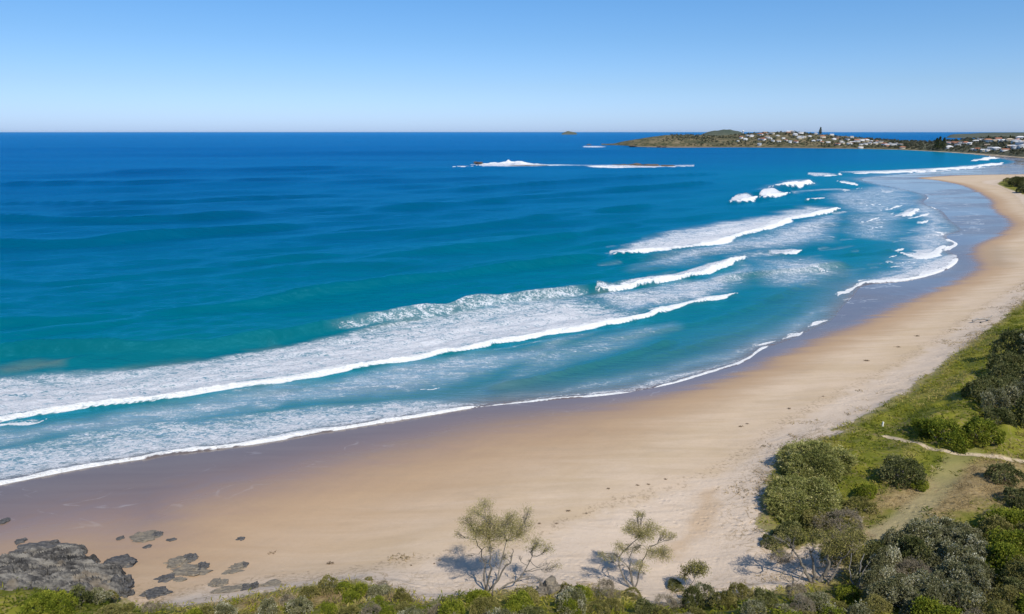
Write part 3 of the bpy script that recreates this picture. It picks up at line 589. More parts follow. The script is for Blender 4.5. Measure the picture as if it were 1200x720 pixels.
# ------------------------------------------------------------------ small builders: leaves, tubes
def leaf_quads(c, d, L, Wd, r=rng):
    """rhombic leaves: base c, direction d, length L (n,), width Wd (n,)"""
    n = len(c); s = np.cross(d, r.normal(size=(n, 3))); s /= np.linalg.norm(s, axis=1)[:, None] + 1e-9
    mid = c + d * (L * .5)[:, None]
    V = np.stack([c, mid - s * (Wd * .5)[:, None], c + d * L[:, None] + np.array([0, 0, -.12]) * L[:, None], mid + s * (Wd * .5)[:, None]], 1).reshape(-1, 3)
    return V, np.arange(n * 4).reshape(n, 4)
def unit(v): return v / (np.linalg.norm(v, axis=-1, keepdims=True) + 1e-9)
def crown(seed, rad, hgt, nl, per, L, Wd, k=6, spread=.8, lump=.36, low=0.0, flat=0.0):
    """leaf rosettes on the shells of overlapping lumps; returns V, F, tone, tips"""
    r = np.random.default_rng(seed)
    d = unit(r.normal(size=(nl, 3))); d[:, 2] = np.abs(d[:, 2]) * .9 + .05; d = unit(d)
    rr = r.uniform(.55, .80, nl)[:, None]
    cen = d * rr * np.array([rad, rad, hgt]); cen[:, 2] += low; 
    lr = rad * lump * r.uniform(.50, 1.35, nl); tone_l = r.uniform(-.22, .22, nl)
    li = np.repeat(np.arange(nl), per); n = len(li)
    dd = unit(r.normal(size=(n, 3)) + d[li] * .7 + np.array([0, 0, .25])); sc = np.array([1, 1, 1 - flat])
    p = cen[li] + dd * (lr[li] * np.where(r.random(n) < .14, r.uniform(1.0, 1.4, n), r.uniform(.72, 1.03, n)))[:, None] * sc
    q = np.min(np.where(np.arange(nl)[None] == li[:, None], 9, np.linalg.norm((p[:, None] - cen[None]) / sc, axis=2) / lr[None]), axis=1)
    ok = (q > .80) & (p[:, 2] > .03); p, dd, li = p[ok], dd[ok], li[ok]; n = len(p)
    c = np.repeat(p, k, 0); ld = unit(np.repeat(dd, k, 0) + r.normal(size=(n * k, 3)) * spread)
    LL = L * r.uniform(.6, 1.25, n * k); WW = Wd * r.uniform(.7, 1.2, n * k)
    V, F = leaf_quads(c, ld, LL, WW, r)
    tone = np.clip(.5 + np.repeat(tone_l[li] + r.normal(0, .10, n), k) + r.normal(0, .18, n * k), 0, 1)
    return V, F, np.repeat(tone, 4), cen
class Tubes:
    def __init__(s): s.V = []; s.F = []; s.n = 0
    def add(s, pts, rad, sides=6):
        pts = np.asarray(pts, float); m = len(pts); rad = np.broadcast_to(rad, (m,))
        t = unit(np.gradient(pts, axis=0)); ref = np.array([.31, .95, .11]); a = unit(np.cross(t, ref)); b = np.cross(t, a)
        th = np.linspace(0, 2 * math.pi, sides, endpoint=False)
        ring = pts[:, None] + (a[:, None] * np.cos(th)[None, :, None] + b[:, None] * np.sin(th)[None, :, None]) * rad[:, None, None]
        i = np.arange(m * sides).reshape(m, sides) + s.n
        s.F.append(np.stack([i[:-1], np.roll(i[:-1], -1, 1), np.roll(i[1:], -1, 1), i[1:]], -1).reshape(-1, 4)); s.V.append(ring.reshape(-1, 3)); s.n += m * sides
    def mesh(s, name, mat): return mesh_np(name, np.vstack(s.V), np.vstack(s.F), mat, smooth=True)
def limb(a, b, bow, r, n=7):
    a = np.asarray(a, float); b = np.asarray(b, float); t = np.linspace(0, 1, n)[:, None]; L = np.linalg.norm(b - a)
    off = r.normal(size=3) * L * bow; w = r.normal(size=(n, 3)) * L * .02
    return a + (b - a) * t + off * np.sin(np.pi * t) + w * np.sin(np.pi * t)
def leaf_mat(name, stops, trans=.28, rough=.6, spec=.12):
    S = NT(name); col = S.ramp(S.attr("tone"), stops); b = S.bsdf(Base_Color=col, Roughness=rough, Specular_IOR_Level=spec)
    tr = S.n("ShaderNodeBsdfTranslucent"); S.put(tr.inputs[0], col); mx = S.n("ShaderNodeMixShader"); mx.inputs[0].default_value = trans
    S.t.links.new(b.outputs[0], mx.inputs[1]); S.t.links.new(tr.outputs[0], mx.inputs[2]); S.t.links.new(mx.outputs[0], S.out.inputs[0]); return S.m
M_BANK = leaf_mat("banksia_leaf", [(.12, (.095, .100, .042)), (.45, (.235, .230, .105)), (.72, (.40, .375, .21)), (.92, (.75, .72, .55))], .35)
M_GREEN = leaf_mat("green_leaf", [(.1, (0.073, 0.105, 0.010)), (.5, (0.186, 0.224, 0.022)), (.9, (0.406, 0.404, 0.054))])
M_DARK = leaf_mat("dark_leaf", [(.1, (.045, .058, .018)), (.5, (.125, .138, .042)), (.9, (.32, .305, .13))])
M_OLIVE = leaf_mat("olive_leaf", [(.1, (0.088, 0.088, 0.024)), (.5, (0.209, 0.195, 0.054)), (.9, (0.419, 0.358, 0.132))])
M_PAND = leaf_mat("long_leaf", [(.1, (.085, .095, .025)), (.42, (.225, .24, .066)), (.7, (.39, .38, .12)), (.95, (.70, .64, .30))])
M_WISP = leaf_mat("wispy_leaf", [(.1, (0.162, 0.148, 0.047)), (.5, (0.361, 0.315, 0.119)), (.9, (0.607, 0.517, 0.219))], .35)
M_GREY = leaf_mat("grey_twig_leaf", [(.1, (.14, .115, .075)), (.5, (.27, .225, .155)), (.9, (.46, .40, .30))], .15)
S = NT("bark"); nz = S.noise(S.coord(0, (6, 6, 1.5)), 3, 5); S.bsdf(Base_Color=S.ramp(nz, [(.3, (.10, .085, .07)), (.7, (.26, .235, .20))]), Roughness=.9, Normal=S.bump(nz, .6, .03)); M_BARK = S.m
S = NT("pale_bark"); nz = S.noise(S.coord(0, (6, 6, 1.5)), 3, 5); S.bsdf(Base_Color=S.ramp(nz, [(.3, (.17, .15, .13)), (.7, (.42, .39, .35))]), Roughness=.9, Normal=S.bump(nz, .6, .03)); M_PBARK = S.m

# ------------------------------------------------------------------ HOUSES, pines and woodland of the far shore
def flat_mat(name, c, rough=.8, var=.12, sc=.6):
    S = NT(name); nz = S.noise(S.coord(), sc, 4); S.bsdf(Base_Color=S.mix(nz, tuple(x * (1 - var) for x in c), tuple(min(.9, x * (1 + var)) for x in c)), Roughness=rough, Specular_IOR_Level=.2); return S.m
WALLS = {"white": flat_mat("white_wall", (.60, .59, .57)), "cream": flat_mat("cream_wall", (.48, .42, .32)), "brick": flat_mat("brick_wall", (.34, .20, .14)), "grey": flat_mat("grey_wall", (.42, .42, .42))}
ROOFS = {"white": flat_mat("white_roof", (.66, .66, .66)), "pale grey": flat_mat("pale_roof", (.40, .41, .43)), "terracotta": flat_mat("terracotta_roof", (.40, .17, .10)), "dark grey": flat_mat("dark_roof", (.13, .135, .15)), "tan": flat_mat("tan_roof", (.48, .39, .29))}
def box_vf(x0, x1, y0, y1, z0, z1, base):
    V = [(x0, y0, z0), (x1, y0, z0), (x1, y1, z0), (x0, y1, z0), (x0, y0, z1), (x1, y0, z1), (x1, y1, z1), (x0, y1, z1)]
    F = [(0, 3, 2, 1), (4, 5, 6, 7), (0, 1, 5, 4), (1, 2, 6, 5), (2, 3, 7, 6), (3, 0, 4, 7)]
    return V, [tuple(i + base for i in f) for f in F]
def house_meshes(w, d, h, rh, hip):
    V, F = box_vf(-w / 2, w / 2, -d / 2, d / 2, -3, h, 0); wall = (np.array(V), np.array(F))
    e = .7; t = .25; k = hip * d / 2
    o = [(-w / 2 - e, -d / 2 - e), (w / 2 + e, -d / 2 - e), (w / 2 + e, d / 2 + e), (-w / 2 - e, d / 2 + e)]
    V = [(x, y, h) for x, y in o] + [(x, y, h + t) for x, y in o] + [(-w / 2 - e + k, 0, h + rh), (w / 2 + e - k, 0, h + rh)]
    F = [(3, 2, 1, 0), (0, 1, 5, 4), (1, 2, 6, 5), (2, 3, 7, 6), (3, 0, 4, 7), (4, 5, 9, 8), (6, 7, 8, 9), (5, 6, 9, 9), (7, 4, 8, 8)]
    return wall, V, F
HOUSE_PROTO = {}
def house_proto(i):
    if i in HOUSE_PROTO: return HOUSE_PROTO[i]
    w, d, h, rh, hip = [(13, 9, 3.6, 2.6, 1), (17, 10, 5.6, 2.8, 1), (11, 9, 5.8, 2.4, 0), (15, 9, 3.8, 1.6, 0), (20, 11, 6.5, 1.2, .6)][i]
    (wv, wf), rv, rf = house_meshes(w, d, h, rh, hip)
    wm = mesh_np("wall", wv, wf); rm = bpy.data.meshes.new("roof"); rm.from_pydata(rv, [], [tuple(dict.fromkeys(f)) for f in rf])
    pm = None
    HOUSE_PROTO[i] = (wm, rm, pm); return HOUSE_PROTO[i]
HP = [(840 + x / 10, 145 + y / 10) for x, y in [(220, 165), (265, 180), (278, 140), (330, 145), (425, 130), (480, 105), (515, 120), (555, 118), (425, 182), (470, 185), (512, 155), (545, 172), (577, 195), (625, 140), (735, 192), (772, 206), (738, 102), (770, 95), (802, 102), (825, 130), (885, 115), (912, 115), (870, 165), (930, 155), (850, 205), (898, 160), (990, 140), (1060, 115), (1135, 155), (1050, 195), (1100, 190), (1135, 203), (425, 242), (180, 200), (690, 165), (650, 200)]]
HP += [(940 + x / 9.23, 145 + y / 9.23) for x, y in [(215, 116), (285, 145), (250, 160), (295, 210), (350, 200), (335, 178), (430, 145), (455, 190), (425, 205), (500, 182), (545, 172), (545, 210), (582, 165), (610, 172), (655, 180), (595, 208), (640, 205), (715, 182), (740, 190), (790, 210), (820, 222), (850, 200), (905, 195), (948, 210), (985, 245), (535, 252), (185, 190), (390, 165), (700, 205), (880, 215)]]
HP += [(1060 + x / 8.57, 145 + y / 8.57) for x, y in [(325, 175), (358, 182), (338, 218), (400, 178), (418, 196), (458, 180), (500, 178), (532, 186), (590, 165), (635, 157), (668, 155), (708, 157), (738, 165), (780, 160), (806, 155), (850, 162), (882, 157), (918, 155), (712, 190), (575, 235), (620, 232), (680, 242), (725, 240), (768, 222), (805, 225), (932, 215), (1000, 152), (1022, 140), (985, 172), (1030, 185), (1060, 205), (1080, 176), (1130, 150), (1160, 190), (1190, 185), (1140, 178), (1198, 150), (965, 207), (1005, 212), (895, 235), (1100, 220), (1240, 170), (1300, 190), (1290, 150)]]
nh = 0
for u, v in HP:
    x, y, zz = on_headland(u, v + .8)
    zone = "on the far headland" if u < 948 else ("right of the tall headland pine" if u < 1075 else "in the far beachside town")
    wk = rnd.choices(["white", "cream", "brick", "grey"], [6, 2.2, 1.6, 1.2])[0]; rk = rnd.choices(["white", "pale grey", "terracotta", "dark grey", "tan"], [4, 4, 1.6 if u < 1000 else 2.4, 1, 1.4])[0]
    pi = rnd.choices(range(5), [3, 3, 2, 2, 1.2])[0]; wm, rm, pm = house_proto(pi)
    rz = math.atan2(-x, y) + rnd.uniform(-.7, .7); sc = rnd.uniform(.50, .85) * (.98 if u > 1075 else .92)
    hm = empty("house", (x, y, zz), rz, sc)
    for nm, me0, mat in (("wall", wm, WALLS[wk]), ("roof", rm, ROOFS[rk])):
        key = nm + str(pi) + mat.name
        me1 = bpy.data.meshes.get(key)
        if me1 is None: me1 = me0.copy(); me1.name = key; me1.materials.clear(); me1.materials.append(mat)
        obj(nm, me1, hm)
    st = ["low", "two storey", "two storey", "low", "long flat roofed"][pi]
    lab = f"{st} {wk if wk != 'brick' else 'brown brick'} house with {rk} roof {zone}"
    tag(hm, lab, "house", lab.replace(" house ", " houses ", 1))
# Norfolk pines
def pine_mesh(seed, hgt=18.0, rad=3.6):
    r = np.random.default_rng(seed); cs, ds = [], []
    for k in range(22):
        f = k / 21; z0 = hgt * (.14 + .84 * f); rw = rad * (1 - f) ** .8 + .25
        for a in r.uniform(0, 6.28, 7):
            for q in np.linspace(.15, 1, 7):
                cs.append((math.cos(a) * rw * q, math.sin(a) * rw * q, z0 + .35 * rw * q * q - .1)); ds.append((math.cos(a) + r.normal(0, .4), math.sin(a) + r.normal(0, .4), .3 + r.normal(0, .5)))
    cs = np.array(cs); ds = unit(np.array(ds)); V, F = leaf_quads(cs, ds, np.full(len(cs), 1.25), np.full(len(cs), .7), r)
    return mesh_np("crown", V, F, M_DARK, {"tone": np.repeat(r.uniform(.1, .5, len(cs)), 4)})
PINE = [pine_mesh(1), pine_mesh(2)]; tb = Tubes(); tb.add([(0, 0, -1), (0, 0, 8), (0, 0, 17.5)], [.42, .3, .06]); PTR = tb.mesh("trunk", M_BARK)
for u, v, s_, lab in [(951, 158.2, 1.05, "single dark Norfolk pine standing on top of the headland"), (1084.5, 172.2, 1.15, "left dark Norfolk pine of the tall pair near the far beach"), (1088, 172.4, 1.3, "middle pine of the dark Norfolk pine clump by the far beach"), (1092.5, 172.6, 1.2, "right Norfolk pine of the dark clump by the far beach"),
                      (932, 158.5, .45, "small dark pine between roofs left of the tall headland pine"), (1143, 163, .5, "small dark pine rising behind the roofs of the far town"), (1168, 163, .5, "small dark pine above the far town near the right edge")]:
    x, y, zz = on_headland(u, v, .05, 1.1); p = empty("pine_tree", (x, y, zz), rnd.uniform(0, 6), s_); obj("trunk", PTR, p); obj("crown", rnd.choice(PINE), p); tag(p, lab, "tree", "Norfolk pines on the far shore")
# small white tower on the crest
x, y, zz = on_headland(863, 157.5); tw = empty("water_tower", (x, y, zz)); tb = Tubes(); tb.add([(0, 0, -2), (0, 0, 6)], 1.5, 14); obj("shaft", tb.mesh("shaft", WALLS["white"]), tw)
tb = Tubes(); tb.add([(0, 0, 6), (0, 0, 6.4), (0, 0, 8.6), (0, 0, 9.4), (0, 0, 9.7)], [1.6, 2.6, 2.6, 1.6, .1], 16); obj("tank", tb.mesh("tank", ROOFS["white"]), tw)
tag(tw, "small white tower on the headland crest against the sky", "tower")
M_WOOD = leaf_mat('woodland_leaf', [(.1, (.055, .062, .036)), (.5, (.115, .115, .07)), (.9, (.20, .185, .12))])
# woodland: a far-off mass of low trees between the houses
Vs, Fs_, Ts, nn = [], [], [], 0
r = np.random.default_rng(5)
for i in range(3200):
    east_ = r.random() < .5
    u = r.uniform(1030, 1300) if east_ else r.uniform(775, 1060); k = int(np.clip(np.interp(u, hu, np.arange(len(hu))), 0, len(hu) - 1))
    s0 = r.uniform(.10, 1.15); j = np.argmin(np.abs(SS[k] - s0)); c = np.array([X[k, j], Y[k, j], Zh[k, j]]) + r.normal(size=3) * np.array([3, 3, 0])
    if not east_ and vnoise(np.array([c[0] / 40]), np.array([c[1] / 40]), 77)[0] < .34: continue
    R0 = r.uniform(1.4, 3.2) * (.80 if east_ else .75); m_ = 26
    d = unit(r.normal(size=(m_, 3))); d[:, 2] = np.abs(d[:, 2]); pc = c + d * R0 * np.array([1, 1, 1.15]) + [0, 0, R0 * .3]
    V, F = leaf_quads(pc - d * .9, unit(r.normal(size=(m_, 3)) + d * .6), np.full(m_, R0 * .9), np.full(m_, R0 * .6), r)
    Vs.append(V); Fs_.append(F + nn); nn += len(V); Ts.append(np.repeat(np.clip(r.normal(.35, .15) + r.normal(0, .1, m_), 0, 1), 4))
tag(obj("woodland", mesh_np("woodland", np.vstack(Vs), np.vstack(Fs_), M_WOOD, {"tone": np.concatenate(Ts)})), "dark low woodland between the houses along the far shore", "woodland", kind="stuff")

# ------------------------------------------------------------------ ROCKS
from mathutils import noise as mnoise
def rock_mat(name, stops, tan=.35):
    S = NT(name); c = S.coord(); a = S.noise(c, .9, 6, .65, .4); b = S.noise(c, 5, 5, .65); st = S.noise(S.coord(.6, (.5, 3, 3)), 2.2, 5, .6, .5)
    col = S.ramp(S.math('ADD', S.math('MULTIPLY', st, .6), S.math('MULTIPLY', b, .4)), stops); col = S.mix(S.math('MULTIPLY', S.step(a, .54, .66), tan), col, (.36, .28, .18))
    S.bsdf(Base_Color=col, Roughness=.85, Specular_IOR_Level=.25, Normal=S.bump(S.math('ADD', S.math('MULTIPLY', st, .7), S.math('MULTIPLY', b, .3)), .9, .14)); return S.m
M_ROCK = rock_mat("grey_rock", [(.34, (.028, .028, .029)), (.5, (.085, .082, .08)), (.68, (.18, .17, .155))])
M_TROCK = rock_mat("tan_rock", [(.32, (.085, .075, .06)), (.5, (.18, .155, .12)), (.68, (.29, .245, .18))], .45)
M_RROCK = rock_mat("reef_rock", [(.32, (.05, .035, .025)), (.5, (.12, .085, .06)), (.68, (.19, .14, .10))], .2)
S = NT("layered_rock"); st = S.noise(S.coord(R(24), (.30, 1.7, 1)), 1.1, 5, .6, .4); fb = S.noise(S.coord(), 4, 4, .6); tn = S.noise(S.coord(), .5, 3, .5)
cl_ = S.ramp(S.math('ADD', S.math('MULTIPLY', st, .75), S.math('MULTIPLY', fb, .25)), [(.38, (.020, .020, .020)), (.48, (.070, .067, .064)), (.60, (.21, .195, .17))]); cl_ = S.mix(S.math('MULTIPLY', S.step(tn, .56, .66), .5), cl_, (.25, .20, .14))
S.bsdf(Base_Color=cl_, Roughness=.85, Specular_IOR_Level=.25, Normal=S.bump(st, .8, .25)); M_LROCK = S.m
import bmesh
def rock_mesh(seed, sx, sy, sz, mat, rough=.35, sub=4, strata=.0):
    bm = bmesh.new(); bmesh.ops.create_icosphere(bm, subdivisions=sub, radius=1)
    o = Vector((seed * 7.3, seed * 3.1, seed * 1.7))
    for v in bm.verts:
        p = v.co.copy(); f = 1 + rough * mnoise.fractal(p * 1.3 + o, 1, 2, 6) - .9 * rough * abs(mnoise.noise(p * 2.6 + o)) + .25 * rough * mnoise.noise(p * 7 + o) 
        q = p * f; zq = q.z
        if strata: zq = zq + strata * math.sin(zq * 9 + q.x * 1.5)
        v.co = (q.x * sx, q.y * sy, max(zq, -.55) * sz)
    me = bpy.data.meshes.new("rock"); bm.to_mesh(me); bm.free(); me.materials.append(mat)
    for p in me.polygons: p.use_smooth = False if rough > .3 else True
    return me
ROCKS = [  # u, v of the centre on the sand, width px, height m, depth m, material, name, label
    (140, 662, 32, .70, .8, M_ROCK, "boulder", "smooth pointed boulder jutting right from the grey outcrop"),
    (141, 690, 17, 1.0, .7, M_ROCK, "boulder", "dark rounded boulder at the lower right end of the outcrop"),
    (150, 686, 10, .8, .5, M_ROCK, "boulder", "small dark boulder stacked at the tip of the outcrop"),
    (146, 697, 13, .6, .5, M_ROCK, "boulder", "lowest dark boulder where the outcrop meets the grass"),
    (48, 645, 52, .45, 1.0, M_ROCK, "rock_slab", "long low slab lying seaward behind the grey outcrop"),
    (64, 640, 8, .55, .4, M_ROCK, "boulder", "small black upright rock on the end of the seaward slab"),
    (174, 630, 34, .22, 1.1, M_TROCK, "rock_slab", "flat tan and green rock awash at the edge of the wet sand"),
    (185, 627, 12, .3, .4, M_ROCK, "boulder", "dark stone on the right end of the flat tan rock"),
    (141, 631, 7, .22, .3, M_ROCK, "boulder", "small dark stone in the shallow wash left of the flat tan rock"),
    (201, 633, 9, .14, .3, M_ROCK, "boulder", "flat dark stone on wet sand right of the tan rock"),
    (173, 641, 8, .14, .3, M_ROCK, "boulder", "brown stone on wet sand below the flat tan rock"),
    (282, 632, 9, .16, .3, M_ROCK, "boulder", "lone dark stone on the bare damp sand above the rounded rocks"),
    (24, 635, 11, .25, .5, M_ROCK, "boulder", "dark stone in the wash at the left edge of the photo"),
    (4, 612, 10, .25, .6, M_ROCK, "boulder", "dark stone farthest out in the wash at the left edge"),
    (207, 661, 24, .42, .8, M_TROCK, "boulder", "rounded grey brown rock forming the left half of the middle group"),
    (222, 655, 17, .42, .7, M_ROCK, "boulder", "dark top rock of the middle group on the sand"),
    (224, 671, 36, .45, .9, M_TROCK, "boulder", "broad striped tan rock at the front of the middle group"),
    (236, 666, 12, .5, .7, M_ROCK, "boulder", "dark rounded rock at the right end of the middle group"),
    (193, 679, 18, .30, .6, M_ROCK, "boulder", "low curved grey rock leading down from the middle group"),
    (210, 680, 14, .16, .4, M_TROCK, "boulder", "half buried flat rock under the middle group"),
    (181, 697, 26, .45, .8, M_ROCK, "boulder", "grey slab rock against the scrub below the curved rock"),
    (279, 665, 19, .28, .6, M_TROCK, "boulder", "pale tan rock standing alone on the sand right of the middle group"),
    (287, 663, 7, .34, .4, M_ROCK, "boulder", "small dark stone at the tip of the pale tan rock"),
    (273, 671, 20, .18, .4, M_TROCK, "boulder", "thin flat rock below the pale tan rock"),
    (256, 685, 20, .35, .8, M_TROCK, "boulder", "greenish rock at the left end of the row along the grass"),
    (272, 692, 40, .30, .6, M_TROCK, "rock_slab", "long pale slab along the foot of the grassy slope"),
    (288, 690, 12, .35, .5, M_ROCK, "boulder", "grey stone at the right end of the long pale slab"),
    (297, 689, 9, .55, .5, M_ROCK, "boulder", "dark blue grey rounded stone beside the long pale slab"),
    (319, 686, 24, .28, .5, M_TROCK, "rock_slab", "pale pinkish slab tucked under the scrub right of the dark stone"),
    (644, 696, 32, 1.0, 1.0, M_TROCK, "boulder", "tan dome shaped rock between the shrubs below the wispy tree")]
for i, (u, v, w, hh_, dp, mat, nm, lab) in enumerate(ROCKS):
    p = G(u, v)[0]; mpx = px_m(p); 
    o = obj(nm, rock_mesh(i + 3, w * mpx * .52, dp, hh_ * (.62 if 6 <= i < 29 else .9), mat, .5 if i else .28, 4, .05), None, (p[0], p[1], p[2] + hh_ * .02), rnd.uniform(-.35, .35))
    tag(o, lab, "rock", "rocks on the beach below the grassy slope")
# the big layered outcrop
OUT = G(*np.array([(-40, 668), (0, 660), (22, 654), (45, 651), (62, 649), (80, 645), (96, 644), (104, 650), (112, 659), (118, 665), (132, 664), (143, 672), (152, 684), (150, 697), (138, 702), (100, 698), (60, 693), (0, 689), (-50, 690)], float).T)[:, :2]
lo = OUT.min(0) - .6; hi = OUT.max(0) + .6; gx, gy = np.meshgrid(np.linspace(lo[0], hi[0], 300), np.linspace(lo[1], hi[1], 190), indexing='ij'); q = np.stack([gx, gy], -1).reshape(-1, 2)
qw = q + np.stack([wob(q, .5, 1.4, 71), wob(q, .5, 1.4, 72)], -1); sd = sdist(qw, OUT)
ca, sa = math.cos(R(-24)), math.sin(R(-24)); A_ = q[:, 0] * ca - q[:, 1] * sa; B_ = q[:, 0] * sa + q[:, 1] * ca
lay = (B_ * .80 + 1.5 * fbm(A_ / 6.0, B_ / 2.2, 73, 3)) % 1.0; lay2 = (B_ * 2.3 + A_ * .15 + 1.4 * fbm(A_ / 3.4, B_ / 1.2, 83, 3)) % 1.0
big = fbm(q[:, 0] / 2.0, q[:, 1] / 1.6, 74, 4); crack = np.abs(fbm(A_ / 1.5, B_ / .8, 76, 4) - .5)
zo = H(q) - .5 + sstep(-.5, .25, sd) * .52 + sstep(0, 2.2, sd) * (.0 + .40 * sstep(.35, .7, big)) + sstep(-.2, .5, sd) * (0.80 * lay ** 1.6 + .30 * lay2 ** 2 + .10 * (fbm(A_ / .9, B_ / .35, 75, 4) - .5) - .75 * sstep(.035, .0, crack))
ii = np.arange(len(q)).reshape(gx.shape); F = np.stack([ii[:-1, :-1], ii[1:, :-1], ii[1:, 1:], ii[:-1, 1:]], -1).reshape(-1, 4); F = F[(sd > -.75)[F].all(1)]
V, F, _ = compact(np.column_stack([q, zo]), F, {})
tag(obj("rock_outcrop", mesh_np("rock_outcrop", V, F, M_LROCK, smooth=False)), "large dark grey layered rock outcrop at the foot of the grassy slope", "rock")
# reef rocks far out
for i, (u, v, w, hh_, lab) in enumerate([(560, 191.6, 12, 1.6, "black rock at the left end of the reef before the white spray"), (725, 195.2, 26, 1.7, "brown reef rock in the foam at the start of the bare stretch"), (744, 195, 22, 2.2, "highest brown rock in the right half of the reef"), (762, 195, 26, 1.6, "flat brown reef rock right of the highest one"), (782, 195.3, 16, 1.3, "small brown reef rock near the right end of the foam"), (704, 195.5, 14, 1.0, "low brown reef rock left of the bare stretch"), (618, 195.2, 60, 1.0, "long low brown rock under the breaking white water of the reef")]):
    p = P(u, v, 0); o = obj("reef_rock", rock_mesh(i + 50, w * .9 * .48, 7, hh_, M_RROCK, .45, 4), None, (p[0], p[1], .3), .15); tag(o, lab, "rock", "rocks of the offshore reef")
for i, (u, v, w) in enumerate([(716, 170.3, 20), (742, 171.8, 14), (775, 172.3, 16), (840, 172.5, 12), (690, 170.4, 8)]):
    p = P(u, v, 0); o = obj("shore_rock", rock_mesh(i + 70, w * .8, 9, 2.4, M_RROCK, .5, 3), None, (p[0], p[1], .3), .3)
    tag(o, ["low brown rock at the very tip of the far headland", "brown shore rock just behind the headland tip", "brown shore rock under the grassy end of the headland", "small brown rock on the headland shore below the houses", "isolated rock awash left of the headland tip"][i], "rock", "shore rocks of the far headland")
# ------------------------------------------------------------------ TREES on the edge of the beach
def build_tree(name, base_uv, tips, stems, mat_leaf, mat_bark, lab, seed, leafL=.20, leafW=.035, dens=260, trunk_r=.11, spread_y=.9, bare=()):
    """tips: (u, v, radius m, amount) clumps of foliage where the photo shows them; depth is free"""
    r = np.random.default_rng(seed); b = G(*base_uv)[0]; m_ = px_m(b); root = empty(name, tuple(b))
    def loc(u, v, dy=None): return np.array([(u - base_uv[0]) * m_, r.uniform(-1, 1) * spread_y if dy is None else dy, (base_uv[1] - v) * m_ / .80])
    tr = Tubes(); br = tr; nodes = []
    for (u, v) in stems:
        e = loc(u, v, r.uniform(-.5, .5)); p = limb((r.normal(0, .06), r.normal(0, .06), -.3), e, .10, r, 10); tr.add(p, np.linspace(trunk_r, trunk_r * .38, 10), 7); nodes += [(q, trunk_r * .4) for q in p[4:]]
    leaves = []
    N = np.array([n[0] for n in nodes])
    for (u, v, rad, amt) in list(tips) + [(u, v, .25, 0) for u, v in bare]:
        c = loc(u, v); dn = np.linalg.norm(N - c, axis=1) + np.maximum(0, N[:, 2] - c[2] + .2) * 1.5; st = N[np.argmin(dn)]
        p = limb(st, c, .12, r, 8); br.add(p, np.linspace(trunk_r * .40, .012, 8), 5)
        for k in range(int(14 + rad * 22)):
            e = c + unit(r.normal(size=3)) * rad * np.array([1.15, 1.15, .75]) * r.uniform(.5, 1.1); a = p[r.integers(4, 8)]; br.add(limb(a, e, .12, r, 5), np.linspace(.013, .004, 5), 4)
            if amt:
                nn_ = int(dens * amt * rad * .20); cc = e + r.normal(size=(nn_, 3)) * rad * .40 * np.array([1, 1, .75]); leaves.append((cc, unit(r.normal(size=(nn_, 3)) + (e - c) * .5 / rad), np.clip(r.normal(.5, .10) + r.normal(0, .15, nn_), 0, 1)))
    obj("trunk", tr.mesh("trunk", mat_bark), root);
    cc = np.vstack([l[0] for l in leaves]); dd = np.vstack([l[1] for l in leaves]); tt = np.concatenate([l[2] for l in leaves]); n_ = len(cc)
    V, F = leaf_quads(cc, dd, leafL * r.uniform(.6, 1.3, n_), leafW * r.uniform(.7, 1.3, n_), r)
    obj("foliage", mesh_np("foliage", V, F, mat_leaf, {"tone": np.repeat(tt, 4)}), root)
    return tag(root, lab, "tree")
z1 = lambda x, y: (520 + x / 5.54, 590 + y / 5.54)
build_tree("coastal_tree", (570, 693), [(*z1(220, 105), .45, .8), (*z1(270, 130), .5, .8), (*z1(170, 180), .5, 1), (*z1(240, 210), .7, 1.2), (*z1(310, 170), .6, 1.1), (*z1(400, 165), .6, 1.1), (*z1(430, 130), .4, .8), (*z1(440, 220), .7, 1.1), (*z1(300, 245), .7, 1),
   (*z1(360, 230), .7, 1), (*z1(520, 215), .55, .6), (*z1(530, 150), .45, .35), (*z1(490, 260), .5, .6), (*z1(600, 300), .55, .5), (*z1(650, 295), .4, .4), (*z1(590, 340), .4, .35), (*z1(700, 385), .3, .35), (*z1(110, 262), .25, .4), (*z1(210, 270), .45, .7), (*z1(560, 370), .4, .3), (*z1(300, 330), .4, .25), (*z1(390, 340), .4, .25)],
   [z1(215, 300), z1(300, 280), z1(400, 290), z1(440, 330), z1(560, 380)], M_WISP, M_BARK, "tall wispy olive tree standing alone at the beach edge, grey stems showing", 101, .15, .024, 430, .075, .9, [z1(690, 465), z1(600, 470), z1(160, 330), z1(650, 440), z1(320, 350), z1(380, 370), z1(270, 380), z1(430, 380), z1(340, 400), z1(240, 360), z1(400, 420), z1(480, 400), z1(540, 400)])
z2 = lambda x, y: (680 + x / 6, 600 + y / 6)
build_tree("coastal_tree", (743, 690), [(*z2(380, 105), .25, .5), (*z2(410, 100), .2, .4), (*z2(360, 190), .45, 1.1), (*z2(420, 185), .5, 1.2), (*z2(480, 195), .5, 1.0), (*z2(400, 215), .45, 1.1), (*z2(260, 255), .35, .7), (*z2(310, 180), .3, .6), (*z2(570, 245), .4, .7), (*z2(620, 250), .25, .5), (*z2(500, 310), .5, 1.0), (*z2(560, 300), .45, 1.0), (*z2(380, 310), .35, .6), (*z2(330, 330), .35, .5), (*z2(180, 310), .3, .5), (*z2(410, 390), .45, .7), (*z2(250, 340), .35, .5), (*z2(160, 365), .25, .4)],
   [z2(350, 290), z2(400, 250), z2(470, 300), z2(270, 360)], M_WISP, M_BARK, "small open tree with flat layered foliage right of the tall wispy tree", 102, .13, .028, 480, .065, .8, [z2(300, 400), z2(350, 420), z2(230, 400), z2(430, 430), z2(200, 430)])
